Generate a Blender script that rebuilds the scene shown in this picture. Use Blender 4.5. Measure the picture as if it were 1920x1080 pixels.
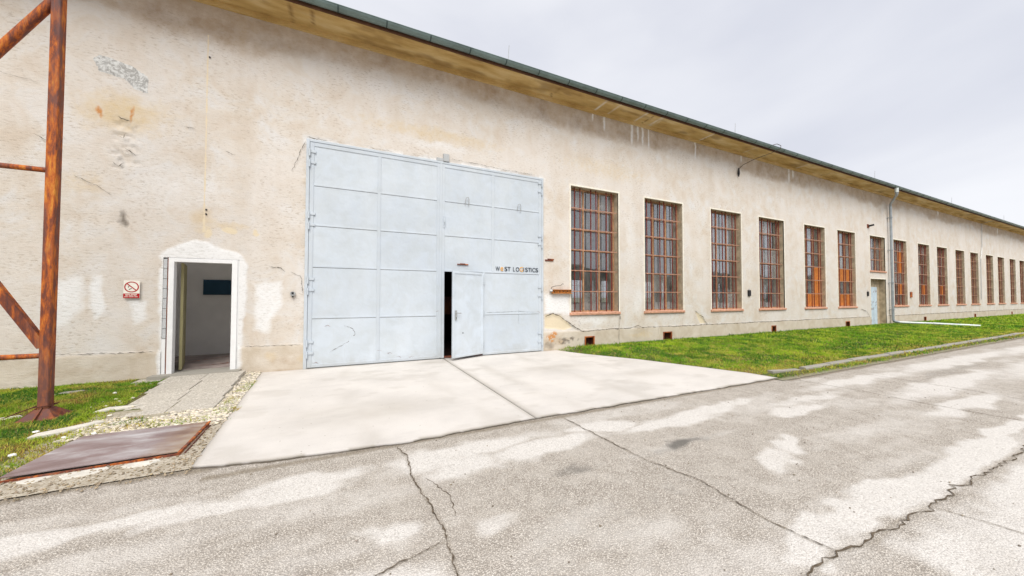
import bpy, math, random
import numpy as np
from mathutils import Vector, Matrix

for o in list(bpy.data.objects): bpy.data.objects.remove(o)
S = bpy.context.scene
COL = S.collection
R_ = math.radians

# ---------------------------------------------------------------- camera
cam = bpy.data.cameras.new('camera'); co = bpy.data.objects.new('camera', cam); COL.objects.link(co)
cam.sensor_width = 36.0; cam.lens = 36.0*662.68/1920.0
cam.clip_start = 0.05; cam.clip_end = 2000
yaw, pitch, roll = R_(25.775), R_(1.406), R_(0.104)
F = Vector((math.sin(yaw)*math.cos(pitch), math.cos(yaw)*math.cos(pitch), math.sin(pitch)))
Rt = Vector((math.cos(yaw), -math.sin(yaw), 0)); Up = Rt.cross(F)
R2 = Rt*math.cos(roll)+Up*math.sin(roll); U2 = -Rt*math.sin(roll)+Up*math.cos(roll)
M = Matrix(((R2.x, U2.x, -F.x), (R2.y, U2.y, -F.y), (R2.z, U2.z, -F.z))).to_4x4()
M.translation = (0, -8.073, 1.45)
co.matrix_world = M
S.camera = co
S.render.resolution_x = 1024; S.render.resolution_y = 576

# ---------------------------------------------------------------- sky and sun
SKY_GAIN = 0.57
SUN_EL, SUN_AZ = R_(52), R_(200)      # azimuth measured clockwise from +Y
w = bpy.data.worlds.new('World'); S.world = w; w.use_nodes = True
nt = w.node_tree; nt.nodes.clear()
L = nt.links.new
out = nt.nodes.new('ShaderNodeOutputWorld'); bg = nt.nodes.new('ShaderNodeBackground')
sk = nt.nodes.new('ShaderNodeTexSky'); sk.sky_type = 'NISHITA'; sk.sun_disc = False
sk.sun_elevation = SUN_EL; sk.sun_rotation = SUN_AZ
tc = nt.nodes.new('ShaderNodeTexCoord')
mp = nt.nodes.new('ShaderNodeMapping'); mp.inputs['Scale'].default_value = (1.0, 1.0, 2.6)
L(tc.outputs['Generated'], mp.inputs['Vector'])
no = nt.nodes.new('ShaderNodeTexNoise'); no.inputs['Scale'].default_value = 1.7; no.inputs['Detail'].default_value = 5
no.inputs['Roughness'].default_value = 0.45; no.inputs['Distortion'].default_value = 0.3
L(mp.outputs[0], no.inputs['Vector'])
cr = nt.nodes.new('ShaderNodeValToRGB')
cr.color_ramp.elements[0].position = 0.33; cr.color_ramp.elements[0].color = (0.73, 0.75, 0.83, 1)
cr.color_ramp.elements[1].position = 0.66; cr.color_ramp.elements[1].color = (0.93, 0.94, 0.98, 1)
L(no.outputs['Fac'], cr.inputs['Fac'])
sc1 = nt.nodes.new('ShaderNodeVectorMath'); sc1.operation = 'SCALE'; sc1.inputs['Scale'].default_value = 0.10
L(sk.outputs[0], sc1.inputs[0])
mx = nt.nodes.new('ShaderNodeMixRGB'); mx.inputs['Fac'].default_value = 0.93
L(sc1.outputs[0], mx.inputs[1]); L(cr.outputs[0], mx.inputs[2])
L(mx.outputs[0], bg.inputs['Color']); bg.inputs['Strength'].default_value = SKY_GAIN
L(bg.outputs[0], out.inputs[0])
sl = bpy.data.lights.new('sun', 'SUN'); sl.energy = 1.9; sl.angle = R_(38); sl.color = (1.0, 0.965, 0.9)
so = bpy.data.objects.new('sun', sl); COL.objects.link(so)
sd = Vector((math.sin(SUN_AZ)*math.cos(SUN_EL), math.cos(SUN_AZ)*math.cos(SUN_EL), math.sin(SUN_EL)))
so.rotation_euler = sd.to_track_quat('Z', 'Y').to_euler()
S.view_settings.view_transform = 'Standard'; S.view_settings.look = 'None'
S.view_settings.gamma = 1; S.view_settings.use_curve_mapping = False
S.view_settings.exposure = 0.88
S.cycles.max_bounces = 8; S.cycles.transparent_max_bounces = 12

rng = np.random.default_rng(7); random.seed(7)

# ---------------------------------------------------------------- numpy noise
def _h(ix, iy, s):
    n = (ix.astype(np.int64)*374761393 + iy.astype(np.int64)*668265263 + s*974711) & 0x7fffffff
    n = ((n ^ (n >> 13))*1274126177) & 0x7fffffff
    return ((n ^ (n >> 16)) & 0xffff)/65535.0
def vn(x, y, s=0):
    ix = np.floor(x); iy = np.floor(y); fx = x-ix; fy = y-iy
    fx = fx*fx*(3-2*fx); fy = fy*fy*(3-2*fy)
    a = _h(ix, iy, s); b = _h(ix+1, iy, s); c = _h(ix, iy+1, s); d = _h(ix+1, iy+1, s)
    return (a*(1-fx)+b*fx)*(1-fy)+(c*(1-fx)+d*fx)*fy
def fbm(x, y, s=0, o=4):
    r = 0; a = .5; t = 0
    for k in range(o):
        r = r+a*vn(x*2**k, y*2**k, s+k*17); t += a; a *= .5
    return r/t
def sstep(a, b, x):
    t = np.clip((x-a)/(b-a), 0, 1); return t*t*(3-2*t)
def pdist(x, y, pts):
    d = np.full(np.shape(x), 1e9)
    for (ax, ay), (bx, by) in zip(pts[:-1], pts[1:]):
        vx, vy = bx-ax, by-ay; l = vx*vx+vy*vy+1e-12
        t = np.clip(((x-ax)*vx+(y-ay)*vy)/l, 0, 1)
        d = np.minimum(d, np.hypot(x-ax-t*vx, y-ay-t*vy))
    return d

# ---------------------------------------------------------------- materials
class NT:
    def __init__(s, name, rough=.9, spec=.3, metal=0):
        s.m = bpy.data.materials.new(name); s.m.use_nodes = True; s.t = s.m.node_tree
        s.b = s.t.nodes['Principled BSDF']; s.o = s.t.nodes['Material Output']
        s.b.inputs['Roughness'].default_value = rough; s.b.inputs['Metallic'].default_value = metal
        s.b.inputs['Specular IOR Level'].default_value = spec
        s.pos = s.t.nodes.new('ShaderNodeNewGeometry').outputs['Position']
        s.tc = s.t.nodes.new('ShaderNodeTexCoord'); s.obj = s.tc.outputs['Object']
    def n(s, t): return s.t.nodes.new(t)
    def put(s, inp, v):
        if isinstance(v, bpy.types.NodeSocket): s.t.links.new(v, inp)
        elif isinstance(v, (int, float)): inp.default_value = v if inp.type == 'VALUE' else (v, v, v, 1)
        else: inp.default_value = tuple(v)+(1,) if (len(v) == 3 and inp.type == 'RGBA') else v
    def map(s, vec, scale=(1, 1, 1), rot=(0, 0, 0), loc=(0, 0, 0)):
        m = s.n('ShaderNodeMapping'); s.put(m.inputs[0], vec); m.inputs['Scale'].default_value = scale
        m.inputs['Rotation'].default_value = rot; m.inputs['Location'].default_value = loc; return m.outputs[0]
    def noise(s, scale, detail=4, rough=.55, vec=None, dist=0):
        x = s.n('ShaderNodeTexNoise'); s.put(x.inputs['Vector'], vec or s.pos)
        x.inputs['Scale'].default_value = scale; x.inputs['Detail'].default_value = detail
        x.inputs['Roughness'].default_value = rough; x.inputs['Distortion'].default_value = dist
        return x.outputs['Fac']
    def vor(s, scale, vec=None, out='Distance', feat='F1'):
        x = s.n('ShaderNodeTexVoronoi'); s.put(x.inputs['Vector'], vec or s.pos); x.feature = feat
        x.inputs['Scale'].default_value = scale; return x.outputs[out]
    def ramp(s, fac, *st):
        x = s.n('ShaderNodeValToRGB'); e = x.color_ramp.elements; s.put(x.inputs[0], fac)
        for i, (p, c) in enumerate(st):
            if isinstance(c, (int, float)): c = (c, c, c)
            k = e[i] if i < 2 else e.new(p)
            k.position = p; k.color = tuple(c)+(1,)
        return x.outputs[0]
    def mix(s, f, a, b, t='MIX'):
        x = s.n('ShaderNodeMixRGB'); x.blend_type = t
        s.put(x.inputs[0], f); s.put(x.inputs[1], a); s.put(x.inputs[2], b); return x.outputs[0]
    def math(s, op, a, b=0., clamp=False):
        x = s.n('ShaderNodeMath'); x.operation = op; x.use_clamp = clamp
        s.put(x.inputs[0], a); s.put(x.inputs[1], b); return x.outputs[0]
    def attr(s, name, out='Fac'):
        x = s.n('ShaderNodeAttribute'); x.attribute_name = name; return x.outputs[out]
    def rnd(s): return s.n('ShaderNodeObjectInfo').outputs['Random']
    def bump(s, h, strength=.3, dist=.01):
        x = s.n('ShaderNodeBump'); x.inputs['Strength'].default_value = strength; x.inputs['Distance'].default_value = dist
        s.put(x.inputs['Height'], h); s.t.links.new(x.outputs[0], s.b.inputs['Normal'])
    def col(s, c): s.put(s.b.inputs['Base Color'], c); return s
    def rg(s, c): s.put(s.b.inputs['Roughness'], c); return s

def M_facade():
    g = NT('facade_render', .92, .2)
    big = g.noise(.55, 5, .6); mid = g.noise(2.1, 6, .62, dist=.6)
    fine = g.noise(28, 5, .7, g.map(g.pos, (.45, 1, 1.3), (0, .12, 0)))
    c = g.ramp(mid, (.34, (.60, .52, .435)), (.50, (.645, .59, .525)), (.66, (.67, .65, .63)))
    c = g.mix(g.ramp(big, (.42, 0), (.62, .75)), c, (.69, .645, .60))
    vs = g.noise(1.0, 6, .6, g.map(g.pos, (1.6, 1, .16)))
    c = g.mix(g.ramp(vs, (.50, 0), (.72, .28)), c, (.50, .41, .31))
    c = g.mix(g.ramp(vs, (.28, .3), (.44, 0)), c, (.68, .665, .65))
    spk = g.ramp(fine, (.34, 1), (.47, 0))
    spk = g.math('MULTIPLY', spk, g.ramp(g.noise(1.4, 4, .6), (.38, .1), (.60, .75)))
    c = g.mix(spk, c, (.36, .29, .22))
    wn = g.noise(9, 4, .65)
    def msk(a, lo=.42, hi=.58):
        v = g.math('ADD', g.attr(a), g.math('MULTIPLY', g.math('SUBTRACT', wn, .5), .55)); return g.ramp(v, (lo, 0), (hi, 1))
    c = g.mix(g.math('MULTIPLY', g.attr('plinth'), .85), c, g.ramp(mid, (.35, (.50, .42, .32)), (.65, (.62, .55, .46))))
    c = g.mix(g.math('MULTIPLY', msk('ochre', .3, .75), .75), c, (.62, .47, .25))
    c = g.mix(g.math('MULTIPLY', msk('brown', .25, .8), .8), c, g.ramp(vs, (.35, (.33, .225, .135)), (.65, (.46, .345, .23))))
    c = g.mix(g.math('MULTIPLY', msk('white', .15, .78), .88), c, g.ramp(fine, (.35, (.66, .655, .64)), (.5, (.80, .80, .80))))
    c = g.mix(msk('cream', .4, .6), c, (.70, .60, .44))
    c = g.mix(g.math('MULTIPLY', msk('grey', .38, .55), .9), c, g.ramp(g.noise(14, 5, .7, dist=1.2), (.42, (.32, .32, .31)), (.56, (.66, .67, .66))))
    c = g.mix(g.math('MULTIPLY', msk('dark', .3, .75), .85), c, (.17, .145, .12))
    c = g.mix(g.math('MULTIPLY', msk('rust', .25, .75), .9), c, (.52, .22, .06))
    g.col(c)
    h = g.math('ADD', g.math('MULTIPLY', fine, .7), g.math('MULTIPLY', g.noise(90, 3, .6), .35))
    g.bump(h, .75, .012); return g.m
def M_soffit():
    g = NT('soffit_concrete', .9, .2)
    a = g.noise(1.6, 6, .6, g.map(g.pos, (.5, 2, 1)))
    c = g.ramp(a, (.32, (.38, .235, .075)), (.5, (.56, .39, .16)), (.68, (.68, .53, .29)))
    c = g.mix(g.attr('white'), c, (.75, .72, .66)); c = g.mix(g.attr('dark'), c, (.18, .10, .04))
    g.col(c); g.bump(g.noise(20, 4), .3, .01); return g.m
def M_plain(name, c, rough=.8, var=.12, scale=6, spec=.3, metal=0, bump=.15):
    g = NT(name, rough, spec, metal); d = [x*(1-var) for x in c]; l = [min(1, x*(1+var)) for x in c]
    g.col(g.ramp(g.noise(scale, 5, .6), (.32, d), (.68, l)))
    if bump: g.bump(g.noise(scale*6, 4), bump, .006)
    return g.m
def M_gate(name='gate_paint', tone=.90):
    g = NT(name, .5, .35)
    p = g.mix(g.rnd(), (.56*tone, .62*tone, .69*tone), (.61*tone, .67*tone, .735*tone))
    a = g.noise(2.6, 6, .65, dist=.5)
    c = g.mix(g.ramp(a, (.40, .35), (.60, 0)), p, (.46, .49, .49))
    c = g.mix(g.ramp(g.noise(1.3, 5, .6, g.map(g.pos, (1, 1, .5))), (.45, 0), (.7, .35)), c, (.64, .68, .72))
    v = g.noise(3, 6, .7, g.map(g.pos, (7, 1, .35)))
    c = g.mix(g.ramp(v, (.60, 0), (.75, .35)), c, (.45, .47, .46))
    ch = g.noise(13, 5, .75, dist=.8)
    c = g.mix(g.ramp(ch, (.735, 0), (.755, 1)), c, (.16, .12, .09))
    z = g.n('ShaderNodeSeparateXYZ'); g.put(z.inputs[0], g.pos)
    low = g.ramp(g.math('ADD', z.outputs[2], g.math('MULTIPLY', a, .5)), (.22, .4), (.5, 0))
    c = g.mix(low, c, (.38, .37, .34))
    g.col(c); g.rg(g.ramp(a, (.3, .42), (.7, .65))); g.bump(g.noise(2.6, 3, .5), .5, .035); return g.m
def M_rust(name='rusty_steel', dark=False, seed=0.):
    g = NT(name, .75, .35)
    q = g.map(g.pos, (2.5, 2.5, .5), loc=(seed, 0, 0))
    a = g.noise(6, 8, .72, q, .2); b = g.noise(2.2, 5, .6, q)
    c = g.ramp(a, (.34, (.075, .03, .028)), (.47, (.19, .05, .022)), (.56, (.46, .115, .018)), (.68, (.62, .27, .045)))
    c = g.mix(g.ramp(b, (.50, 0), (.62, .75)), c, g.ramp(a, (.35, (.13, .065, .06)), (.65, (.20, .085, .06))))
    if dark: c = g.mix(.55, c, (.10, .035, .03))
    g.col(c); g.rg(g.ramp(a, (.3, .55), (.7, .9))); g.bump(g.noise(40, 5, .7), .4, .004); return g.m
def M_asphalt():
    g = NT('asphalt', .93, .25)
    x = g.n('ShaderNodeTexVoronoi'); x.inputs['Scale'].default_value = 110; g.put(x.inputs['Vector'], g.pos)
    cell = x.outputs['Color']; dist = x.outputs['Distance']
    sp = g.n('ShaderNodeSeparateXYZ'); g.put(sp.inputs[0], cell)
    st = g.ramp(sp.outputs[0], (0, (.29, .25, .21)), (.22, (.55, .495, .43)), (.75, (.67, .61, .54)), (1, (.86, .81, .73)))
    st = g.mix(g.ramp(dist, (.30, 0), (.58, .85)), st, (.24, .21, .18))
    lg = g.noise(.9, 5, .6)
    c = g.mix(g.ramp(lg, (.35, .3), (.65, 0)), st, (.50, .455, .405))
    c = g.mix(g.ramp(g.noise(5, 5, .65), (.45, 0), (.75, .5)), c, (.62, .575, .52))
    wn = g.noise(5, 6, .7, dist=.4); fn = g.noise(140, 3, .7)
    def msk(a, lo, hi, k=.5):
        v = g.math('ADD', g.attr(a), g.math('MULTIPLY', g.math('SUBTRACT', wn, .5), k)); v = g.math('ADD', v, g.math('MULTIPLY', g.math('SUBTRACT', fn, .5), .35)); return g.ramp(v, (lo, 0), (hi, 1))
    c = g.mix(g.math('MULTIPLY', msk('pale', .10, 1.1, .75), .80), c, g.ramp(sp.outputs[1], (0, (.46, .43, .40)), (.18, (.58, .555, .525)), (1, (.72, .69, .655))))
    c = g.mix(g.math('MULTIPLY', msk('dark', .35, .9, .8), .8), c, (.10, .095, .085))
    c = g.mix(g.math('MULTIPLY', msk('dirt', .3, .8, .8), .75), c, g.ramp(sp.outputs[2], (0, (.13, .10, .07)), (1, (.30, .25, .18))))
    g.col(c)
    h = g.math('SUBTRACT', g.math('MULTIPLY', fn, .3), g.math('MULTIPLY', dist, .9))
    h = g.mix(g.math('MULTIPLY', g.attr('pale'), .7), h, g.math('MULTIPLY', h, .35))
    g.bump(h, .9, .009); return g.m
def M_concrete(name='concrete', base=(.62, .585, .55), speck=.25):
    g = NT(name, .9, .25)
    a = g.noise(1.1, 6, .6); f = g.noise(60, 4, .7)
    c = g.mix(g.ramp(a, (.38, .55), (.60, 0)), base, [x*.82 for x in base])
    c = g.mix(g.ramp(g.noise(3, 6, .65, g.map(g.pos, (.4, 1.4, 1), (0, 0, .5))), (.55, 0), (.75, .5)), c, [x*.80 for x in base])
    c = g.mix(g.ramp(f, (.30, speck), (.42, 0)), c, (.3, .27, .24))
    v = g.vor(7, out='Distance'); c = g.mix(g.ramp(v, (.035, .8), (.06, 0)), c, (.22, .18, .14))
    c = g.mix(g.math('MULTIPLY', g.attr('dirt'), .8), c, (.26, .225, .17))
    g.col(c); g.bump(f, .25, .004); return g.m
def M_slab():
    g = NT('exposed_aggregate_slab', .93, .25)
    x = g.n('ShaderNodeTexVoronoi'); x.inputs['Scale'].default_value = 70; g.put(x.inputs['Vector'], g.pos)
    sp = g.n('ShaderNodeSeparateXYZ'); g.put(sp.inputs[0], x.outputs['Color'])
    c = g.ramp(sp.outputs[0], (0, (.34, .31, .27)), (.5, (.54, .50, .44)), (1, (.76, .72, .65)))
    c = g.mix(g.ramp(x.outputs['Distance'], (.3, 0), (.6, .5)), c, (.32, .29, .24))
    c = g.mix(g.ramp(g.noise(4, 5, .6), (.4, .4), (.65, 0)), c, (.42, .385, .33))
    g.col(c); g.bump(g.math('MULTIPLY', x.outputs['Distance'], -1), .6, .006); return g.m
def M_dirt():
    g = NT('soil', .97, .1)
    c = g.ramp(g.noise(9, 6, .7), (.3, (.075, .055, .03)), (.5, (.14, .12, .05)), (.7, (.26, .215, .15)))
    c = g.mix(g.ramp(g.noise(1.5, 5, .6), (.4, .7), (.6, 0)), c, (.07, .11, .02))
    c = g.mix(g.attr('pale'), c, g.ramp(g.noise(30, 5, .7), (.4, (.33, .28, .21)), (.6, (.52, .47, .39))))
    g.col(c); g.bump(g.noise(25, 5, .7), .8, .02); return g.m
def M_blade():
    g = NT('grass_blade', .7, .25)
    a = g.attr('tint', 'Color'); g.col(a)
    g.b.inputs['Transmission Weight'].default_value = 0
    tr = g.n('ShaderNodeBsdfTranslucent'); g.put(tr.inputs[0], a)
    mxs = g.n('ShaderNodeMixShader'); mxs.inputs[0].default_value = .3
    g.t.links.new(g.b.outputs[0], mxs.inputs[1]); g.t.links.new(tr.outputs[0], mxs.inputs[2]); g.t.links.new(mxs.outputs[0], g.o.inputs[0])
    return g.m
def M_stone(name, lo, hi):
    g = NT(name, .85, .3); g.col(g.mix(g.noise(40, 3), g.attr('tint', 'Color'), g.attr('tint', 'Color'))); return g.m
def M_glass():
    g = NT('dirty_window_glass', .3, .3)
    tr = g.n('ShaderNodeBsdfTransparent'); tr.inputs[0].default_value = (.94, .95, .95, 1)
    gl = g.n('ShaderNodeBsdfGlossy'); gl.inputs['Roughness'].default_value = .025; gl.inputs[0].default_value = (.92, .94, .97, 1)
    g.bump(g.noise(1.3, 2, .5), .12, .02)
    g.t.links.new(g.b.inputs['Normal'].links[0].from_socket, gl.inputs['Normal'])
    df = g.n('ShaderNodeBsdfDiffuse'); g.put(df.inputs[0], g.ramp(g.noise(2.5, 5, .6), (.35, (.36, .34, .31)), (.65, (.56, .55, .53))))
    a = g.n('ShaderNodeMixShader'); lw = g.n('ShaderNodeLayerWeight'); lw.inputs[0].default_value = .22
    g.put(a.inputs[0], g.math('ADD', g.math('MULTIPLY', lw.outputs['Fresnel'], .55), .13, True))
    g.t.links.new(tr.outputs[0], a.inputs[1]); g.t.links.new(gl.outputs[0], a.inputs[2])
    b = g.n('ShaderNodeMixShader'); g.put(b.inputs[0], g.math('ADD', g.ramp(g.noise(3.2, 6, .65, dist=.5), (.40, .03), (.74, .22)), g.ramp(g.rnd(), (.55, 0), (.95, .30)), True))
    g.t.links.new(a.outputs[0], b.inputs[1]); g.t.links.new(df.outputs[0], b.inputs[2]); g.t.links.new(b.outputs[0], g.o.inputs[0])
    return g.m
def M_milky():
    g = NT('milky_glass', .5, .3)
    tr = g.n('ShaderNodeBsdfTransparent'); tr.inputs[0].default_value = (.97, .98, 1, 1)
    tl = g.n('ShaderNodeBsdfTranslucent'); tl.inputs[0].default_value = (.8, .8, .78, 1)
    a = g.n('ShaderNodeMixShader'); a.inputs[0].default_value = .2
    g.t.links.new(tr.outputs[0], a.inputs[1]); g.t.links.new(tl.outputs[0], a.inputs[2]); g.t.links.new(a.outputs[0], g.o.inputs[0]); return g.m
def M_plate():
    g = NT('worn_steel_plate', .5, .5, .25)
    q = g.map(g.pos, (.8, 2.2, 1), (0, 0, -.12)); a = g.noise(2.4, 6, .65, q, .4)
    c = g.ramp(a, (.3, (.18, .12, .115)), (.45, (.27, .20, .20)), (.56, (.36, .31, .315)), (.70, (.52, .50, .51)))
    sx = g.n('ShaderNodeSeparateXYZ'); g.put(sx.inputs[0], g.pos)
    e = g.ramp(g.math('ADD', sx.outputs[0], g.math('MULTIPLY', g.noise(7, 5), .25)), (-1.45+1.5, 0), (.16+.05, .8))
    e2 = g.n('ShaderNodeMapRange'); e2.inputs[1].default_value = -1.62; e2.inputs[2].default_value = -1.27; g.put(e2.inputs[0], g.math('ADD', sx.outputs[0], g.math('MULTIPLY', g.math('SUBTRACT', g.noise(9, 5), .5), .35)))
    c = g.mix(g.math('MULTIPLY', e2.outputs[0], .75), c, g.ramp(a, (.35, (.30, .16, .06)), (.65, (.46, .36, .24))))
    g.col(c); g.rg(g.ramp(a, (.3, .38), (.7, .6))); g.bump(g.noise(30, 4, .6, q), .3, .004); return g.m

MT = dict(wicket=M_gate('wicket_paint', 1.06),orust=M_plain('orange_rust', (.50, .21, .055), .8, .35, 22),clip=M_plain('dark_green_clip', (.05, .075, .07)),
 facade=M_facade(), soffit=M_soffit(), gate=M_gate(), gateframe=M_gate('gate_frame_paint', .86), asphalt=M_asphalt(),
 concrete=M_concrete('apron_concrete', (.63, .595, .56)), kerbc=M_concrete('kerb_concrete', (.33, .31, .27), .6), slab=M_slab(), dirt=M_dirt(), blade=M_blade(),
 glass=M_glass(), milky=M_milky(), plate=M_plate(), rust=M_rust(), rustd=M_rust('dark_rust', True),
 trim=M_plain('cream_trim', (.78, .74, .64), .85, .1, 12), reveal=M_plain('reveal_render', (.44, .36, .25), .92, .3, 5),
 sill=M_plain('terracotta_sill', (.56, .30, .20), .8, .25, 14),
 frame=M_plain('orange_frame_paint', (.38, .21, .11), .65, .35, 14),
 bar=M_plain('maroon_bar_paint', (.16, .022, .014), .6, .4, 20),
 fbar=M_plain('faded_red_bar_paint', (.40, .215, .15), .6, .35, 25),
 board=M_plain('orange_board', (.56, .19, .04), .7, .2, 8),
 gutter=M_plain('grey_green_gutter', (.15, .205, .195), .42, .2, 3, .5, .3), fascia=M_plain('brown_fascia', (.10, .045, .025), .8, .3, 5),
 zinc=M_plain('zinc_pipe', (.36, .40, .43), .4, .15, 5, .5, .45), wpipe=M_plain('pale_pipe', (.62, .67, .66), .45, .12, 4, .5, .1),
 wpaint=M_plain('white_paint', (.80, .80, .80), .55, .04, 10, bump=.05), inwall=M_plain('interior_render', (.88, .865, .84), .9, .06, 2),
 olive=M_plain('olive_door', (.42, .38, .20), .6, .1, 3), boardblue=M_plain('blue_board', (.022, .07, .12), .6, .1, 4),
 black=M_plain('black_plastic', (.02, .02, .022), .6, .2, 9), crack=M_plain('crack_shadow', (.12, .095, .07), 1, .4, 30, 0),
 crackw=M_plain('render_crack', (.10, .085, .065), 1, .3, 30, 0), hall=M_plain('hall_wall', (.50, .50, .49), .9, .25, .8),
 hallfloor=M_plain('hall_floor', (.30, .30, .29), .7, .2, 1), darkscreen=M_plain('dark_screen', (.03, .012, .010), .9, .3, 2),
 roof=M_plain('roof_felt', (.16, .16, .16), .9, .2, 2), hill=M_plain('wooded_hill', (.055, .065, .045), 1, .5, .15),
 block=M_plain('aerated_block', (.50, .51, .52), .9, .08, 20), galv=M_plain('galvanised', (.45, .46, .46), .45, .1, 20, .5, .5),
 red=M_plain('sign_red', (.42, .012, .015), .5, .05, 20, bump=0), signw=M_plain('sign_cream', (.82, .79, .70), .5, .03, 20, bump=0),
 ink=M_plain('lettering_dark', (.012, .02, .035), .6, .3, 60, bump=0), orange=M_plain('lettering_orange', (.72, .36, .06), .6, .2, 60, bump=0),
 blue=M_plain('flaking_blue_door', (.50, .60, .68), .6, .12, 4), mesh=M_plain('dark_grille', (.09, .03, .02), .8, .5, 50),
 floor_boards=M_plain('old_floor', (.34, .28, .26), .6, .4, 4), paper=M_plain('white_sheet', (.8, .8, .82), .8, .05, 5),
 brick=M_plain('bare_brick', (.36, .17, .08), .95, .3, 20), debris=M_plain('broken_concrete', (.60, .57, .51), .95, .15, 12))
peb = NT('pebble', .85, .3); peb.col(peb.attr('tint', 'Color')); MT['pebble'] = peb.m

# ---------------------------------------------------------------- mesh helpers
class MB:
    def __init__(s): s.v = []; s.f = []
    def quad(s, *p):
        n = len(s.v); s.v += [tuple(q) for q in p]; s.f.append(tuple(range(n, n+len(p)))); return s
    def box(s, x0, x1, y0, y1, z0, z1):
        n = len(s.v)
        s.v += [(x, y, z) for x in (x0, x1) for y in (y0, y1) for z in (z0, z1)]
        s.f += [tuple(n+i for i in q) for q in ((0, 1, 3, 2), (4, 6, 7, 5), (0, 4, 5, 1), (2, 3, 7, 6), (0, 2, 6, 4), (1, 5, 7, 3))]; return s
    def bev(s, x0, x1, y0, y1, z0, z1, b=.004):
        # box with its front (-Y) edges chamfered
        n = len(s.v)
        s.v += [(x0, y1, z0), (x1, y1, z0), (x1, y1, z1), (x0, y1, z1), (x0, y0+b, z0), (x1, y0+b, z0), (x1, y0+b, z1), (x0, y0+b, z1),
                (x0+b, y0, z0+b), (x1-b, y0, z0+b), (x1-b, y0, z1-b), (x0+b, y0, z1-b)]
        F_ = [(3, 2, 1, 0), (0, 1, 5, 4), (1, 2, 6, 5), (2, 3, 7, 6), (3, 0, 4, 7), (4, 5, 9, 8), (5, 6, 10, 9), (6, 7, 11, 10), (7, 4, 8, 11), (8, 9, 10, 11)]
        s.f += [tuple(n+i for i in q) for q in F_]; return s
    def bar(s, a, b, w, h=None, up=(0, 0, 1)):
        a, b = Vector(a), Vector(b); h = h or w; d = (b-a).normalized(); u = Vector(up)
        if abs(d.dot(u)) > .98: u = Vector((0, 1, 0))
        x = d.cross(u).normalized(); y = x.cross(d); n = len(s.v)
        for p in (a, b):
            for i, j in ((-1, -1), (1, -1), (1, 1), (-1, 1)): s.v.append(tuple(p+x*i*w/2+y*j*h/2))
        s.f += [(n+3, n+2, n+1, n), (n+4, n+5, n+6, n+7)]+[(n+i, n+(i+1) % 4, n+4+(i+1) % 4, n+4+i) for i in range(4)]; return s
    def tube(s, pts, r, k=12, caps=True):
        pts = [Vector(p) for p in pts]; n0 = len(s.v); px = None
        for i, p in enumerate(pts):
            d = (pts[min(i+1, len(pts)-1)]-pts[max(i-1, 0)]).normalized()
            if px is None:
                u = Vector((0, 0, 1)) if abs(d.z) < .9 else Vector((0, 1, 0)); px = d.cross(u).normalized()
            px = (px-d*px.dot(d)).normalized(); y = d.cross(px)
            rr = r[i] if isinstance(r, (list, tuple)) else r
            for j in range(k): a = 2*math.pi*j/k; s.v.append(tuple(p+px*math.cos(a)*rr+y*math.sin(a)*rr))
        for i in range(len(pts)-1):
            for j in range(k): s.f.append((n0+i*k+j, n0+i*k+(j+1) % k, n0+(i+1)*k+(j+1) % k, n0+(i+1)*k+j))
        if caps: s.f += [tuple(n0+k-1-j for j in range(k)), tuple(n0+(len(pts)-1)*k+j for j in range(k))]
        return s
    def build(s, name, m, parent=None, smooth=False):
        me = bpy.data.meshes.new(name); me.from_pydata(s.v, [], s.f); me.validate(); me.update()
        me.materials.append(m)
        if smooth:
            me.polygons.foreach_set('use_smooth', [True]*len(me.polygons)); 
            try: me.set_sharp_from_angle(angle=R_(40))
            except Exception: pass
        o = bpy.data.objects.new(name, me); COL.objects.link(o)
        if parent is not None: o.parent = parent
        return o
def tag(o, label=None, cat=None, group=None, kind=None):
    for k, v in (('label', label), ('category', cat), ('group', group), ('kind', kind)):
        if v: o[k] = v
    return o
def empty(name, loc=(0, 0, 0)):
    o = bpy.data.objects.new(name, None); o.empty_display_size = .2; COL.objects.link(o); o.location = loc; return o
def inst(o, loc=None, parent=None, rot=None):
    c = o.copy(); COL.objects.link(c)
    if parent is not None: c.parent = parent
    if loc is not None: c.location = loc
    if rot is not None: c.rotation_euler = rot
    return c
def np_mesh(name, V, Fq, m, attrs=None, parent=None, smooth=True, cols=None):
    me = bpy.data.meshes.new(name); V = np.asarray(V, np.float32); Fq = np.asarray(Fq, np.int32); k = Fq.shape[1]
    me.vertices.add(len(V)); me.vertices.foreach_set('co', V.ravel())
    me.loops.add(Fq.size); me.loops.foreach_set('vertex_index', Fq.ravel())
    me.polygons.add(len(Fq)); me.polygons.foreach_set('loop_start', np.arange(0, Fq.size, k, dtype=np.int32))
    try: me.polygons.foreach_set('loop_total', np.full(len(Fq), k, np.int32))
    except Exception: pass
    me.update(calc_edges=True)
    for n_, a in (attrs or {}).items():
        at = me.attributes.new(n_, 'FLOAT', 'POINT'); at.data.foreach_set('value', np.asarray(a, np.float32).ravel())
    if cols is not None:
        at = me.color_attributes.new('tint', 'FLOAT_COLOR', 'POINT'); c4 = np.ones((len(V), 4), np.float32); c4[:, :3] = cols; at.data.foreach_set('color', c4.ravel())
    me.materials.append(m)
    if smooth: me.polygons.foreach_set('use_smooth', np.ones(len(Fq), bool))
    o = bpy.data.objects.new(name, me); COL.objects.link(o)
    if parent is not None: o.parent = parent
    return o
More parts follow.
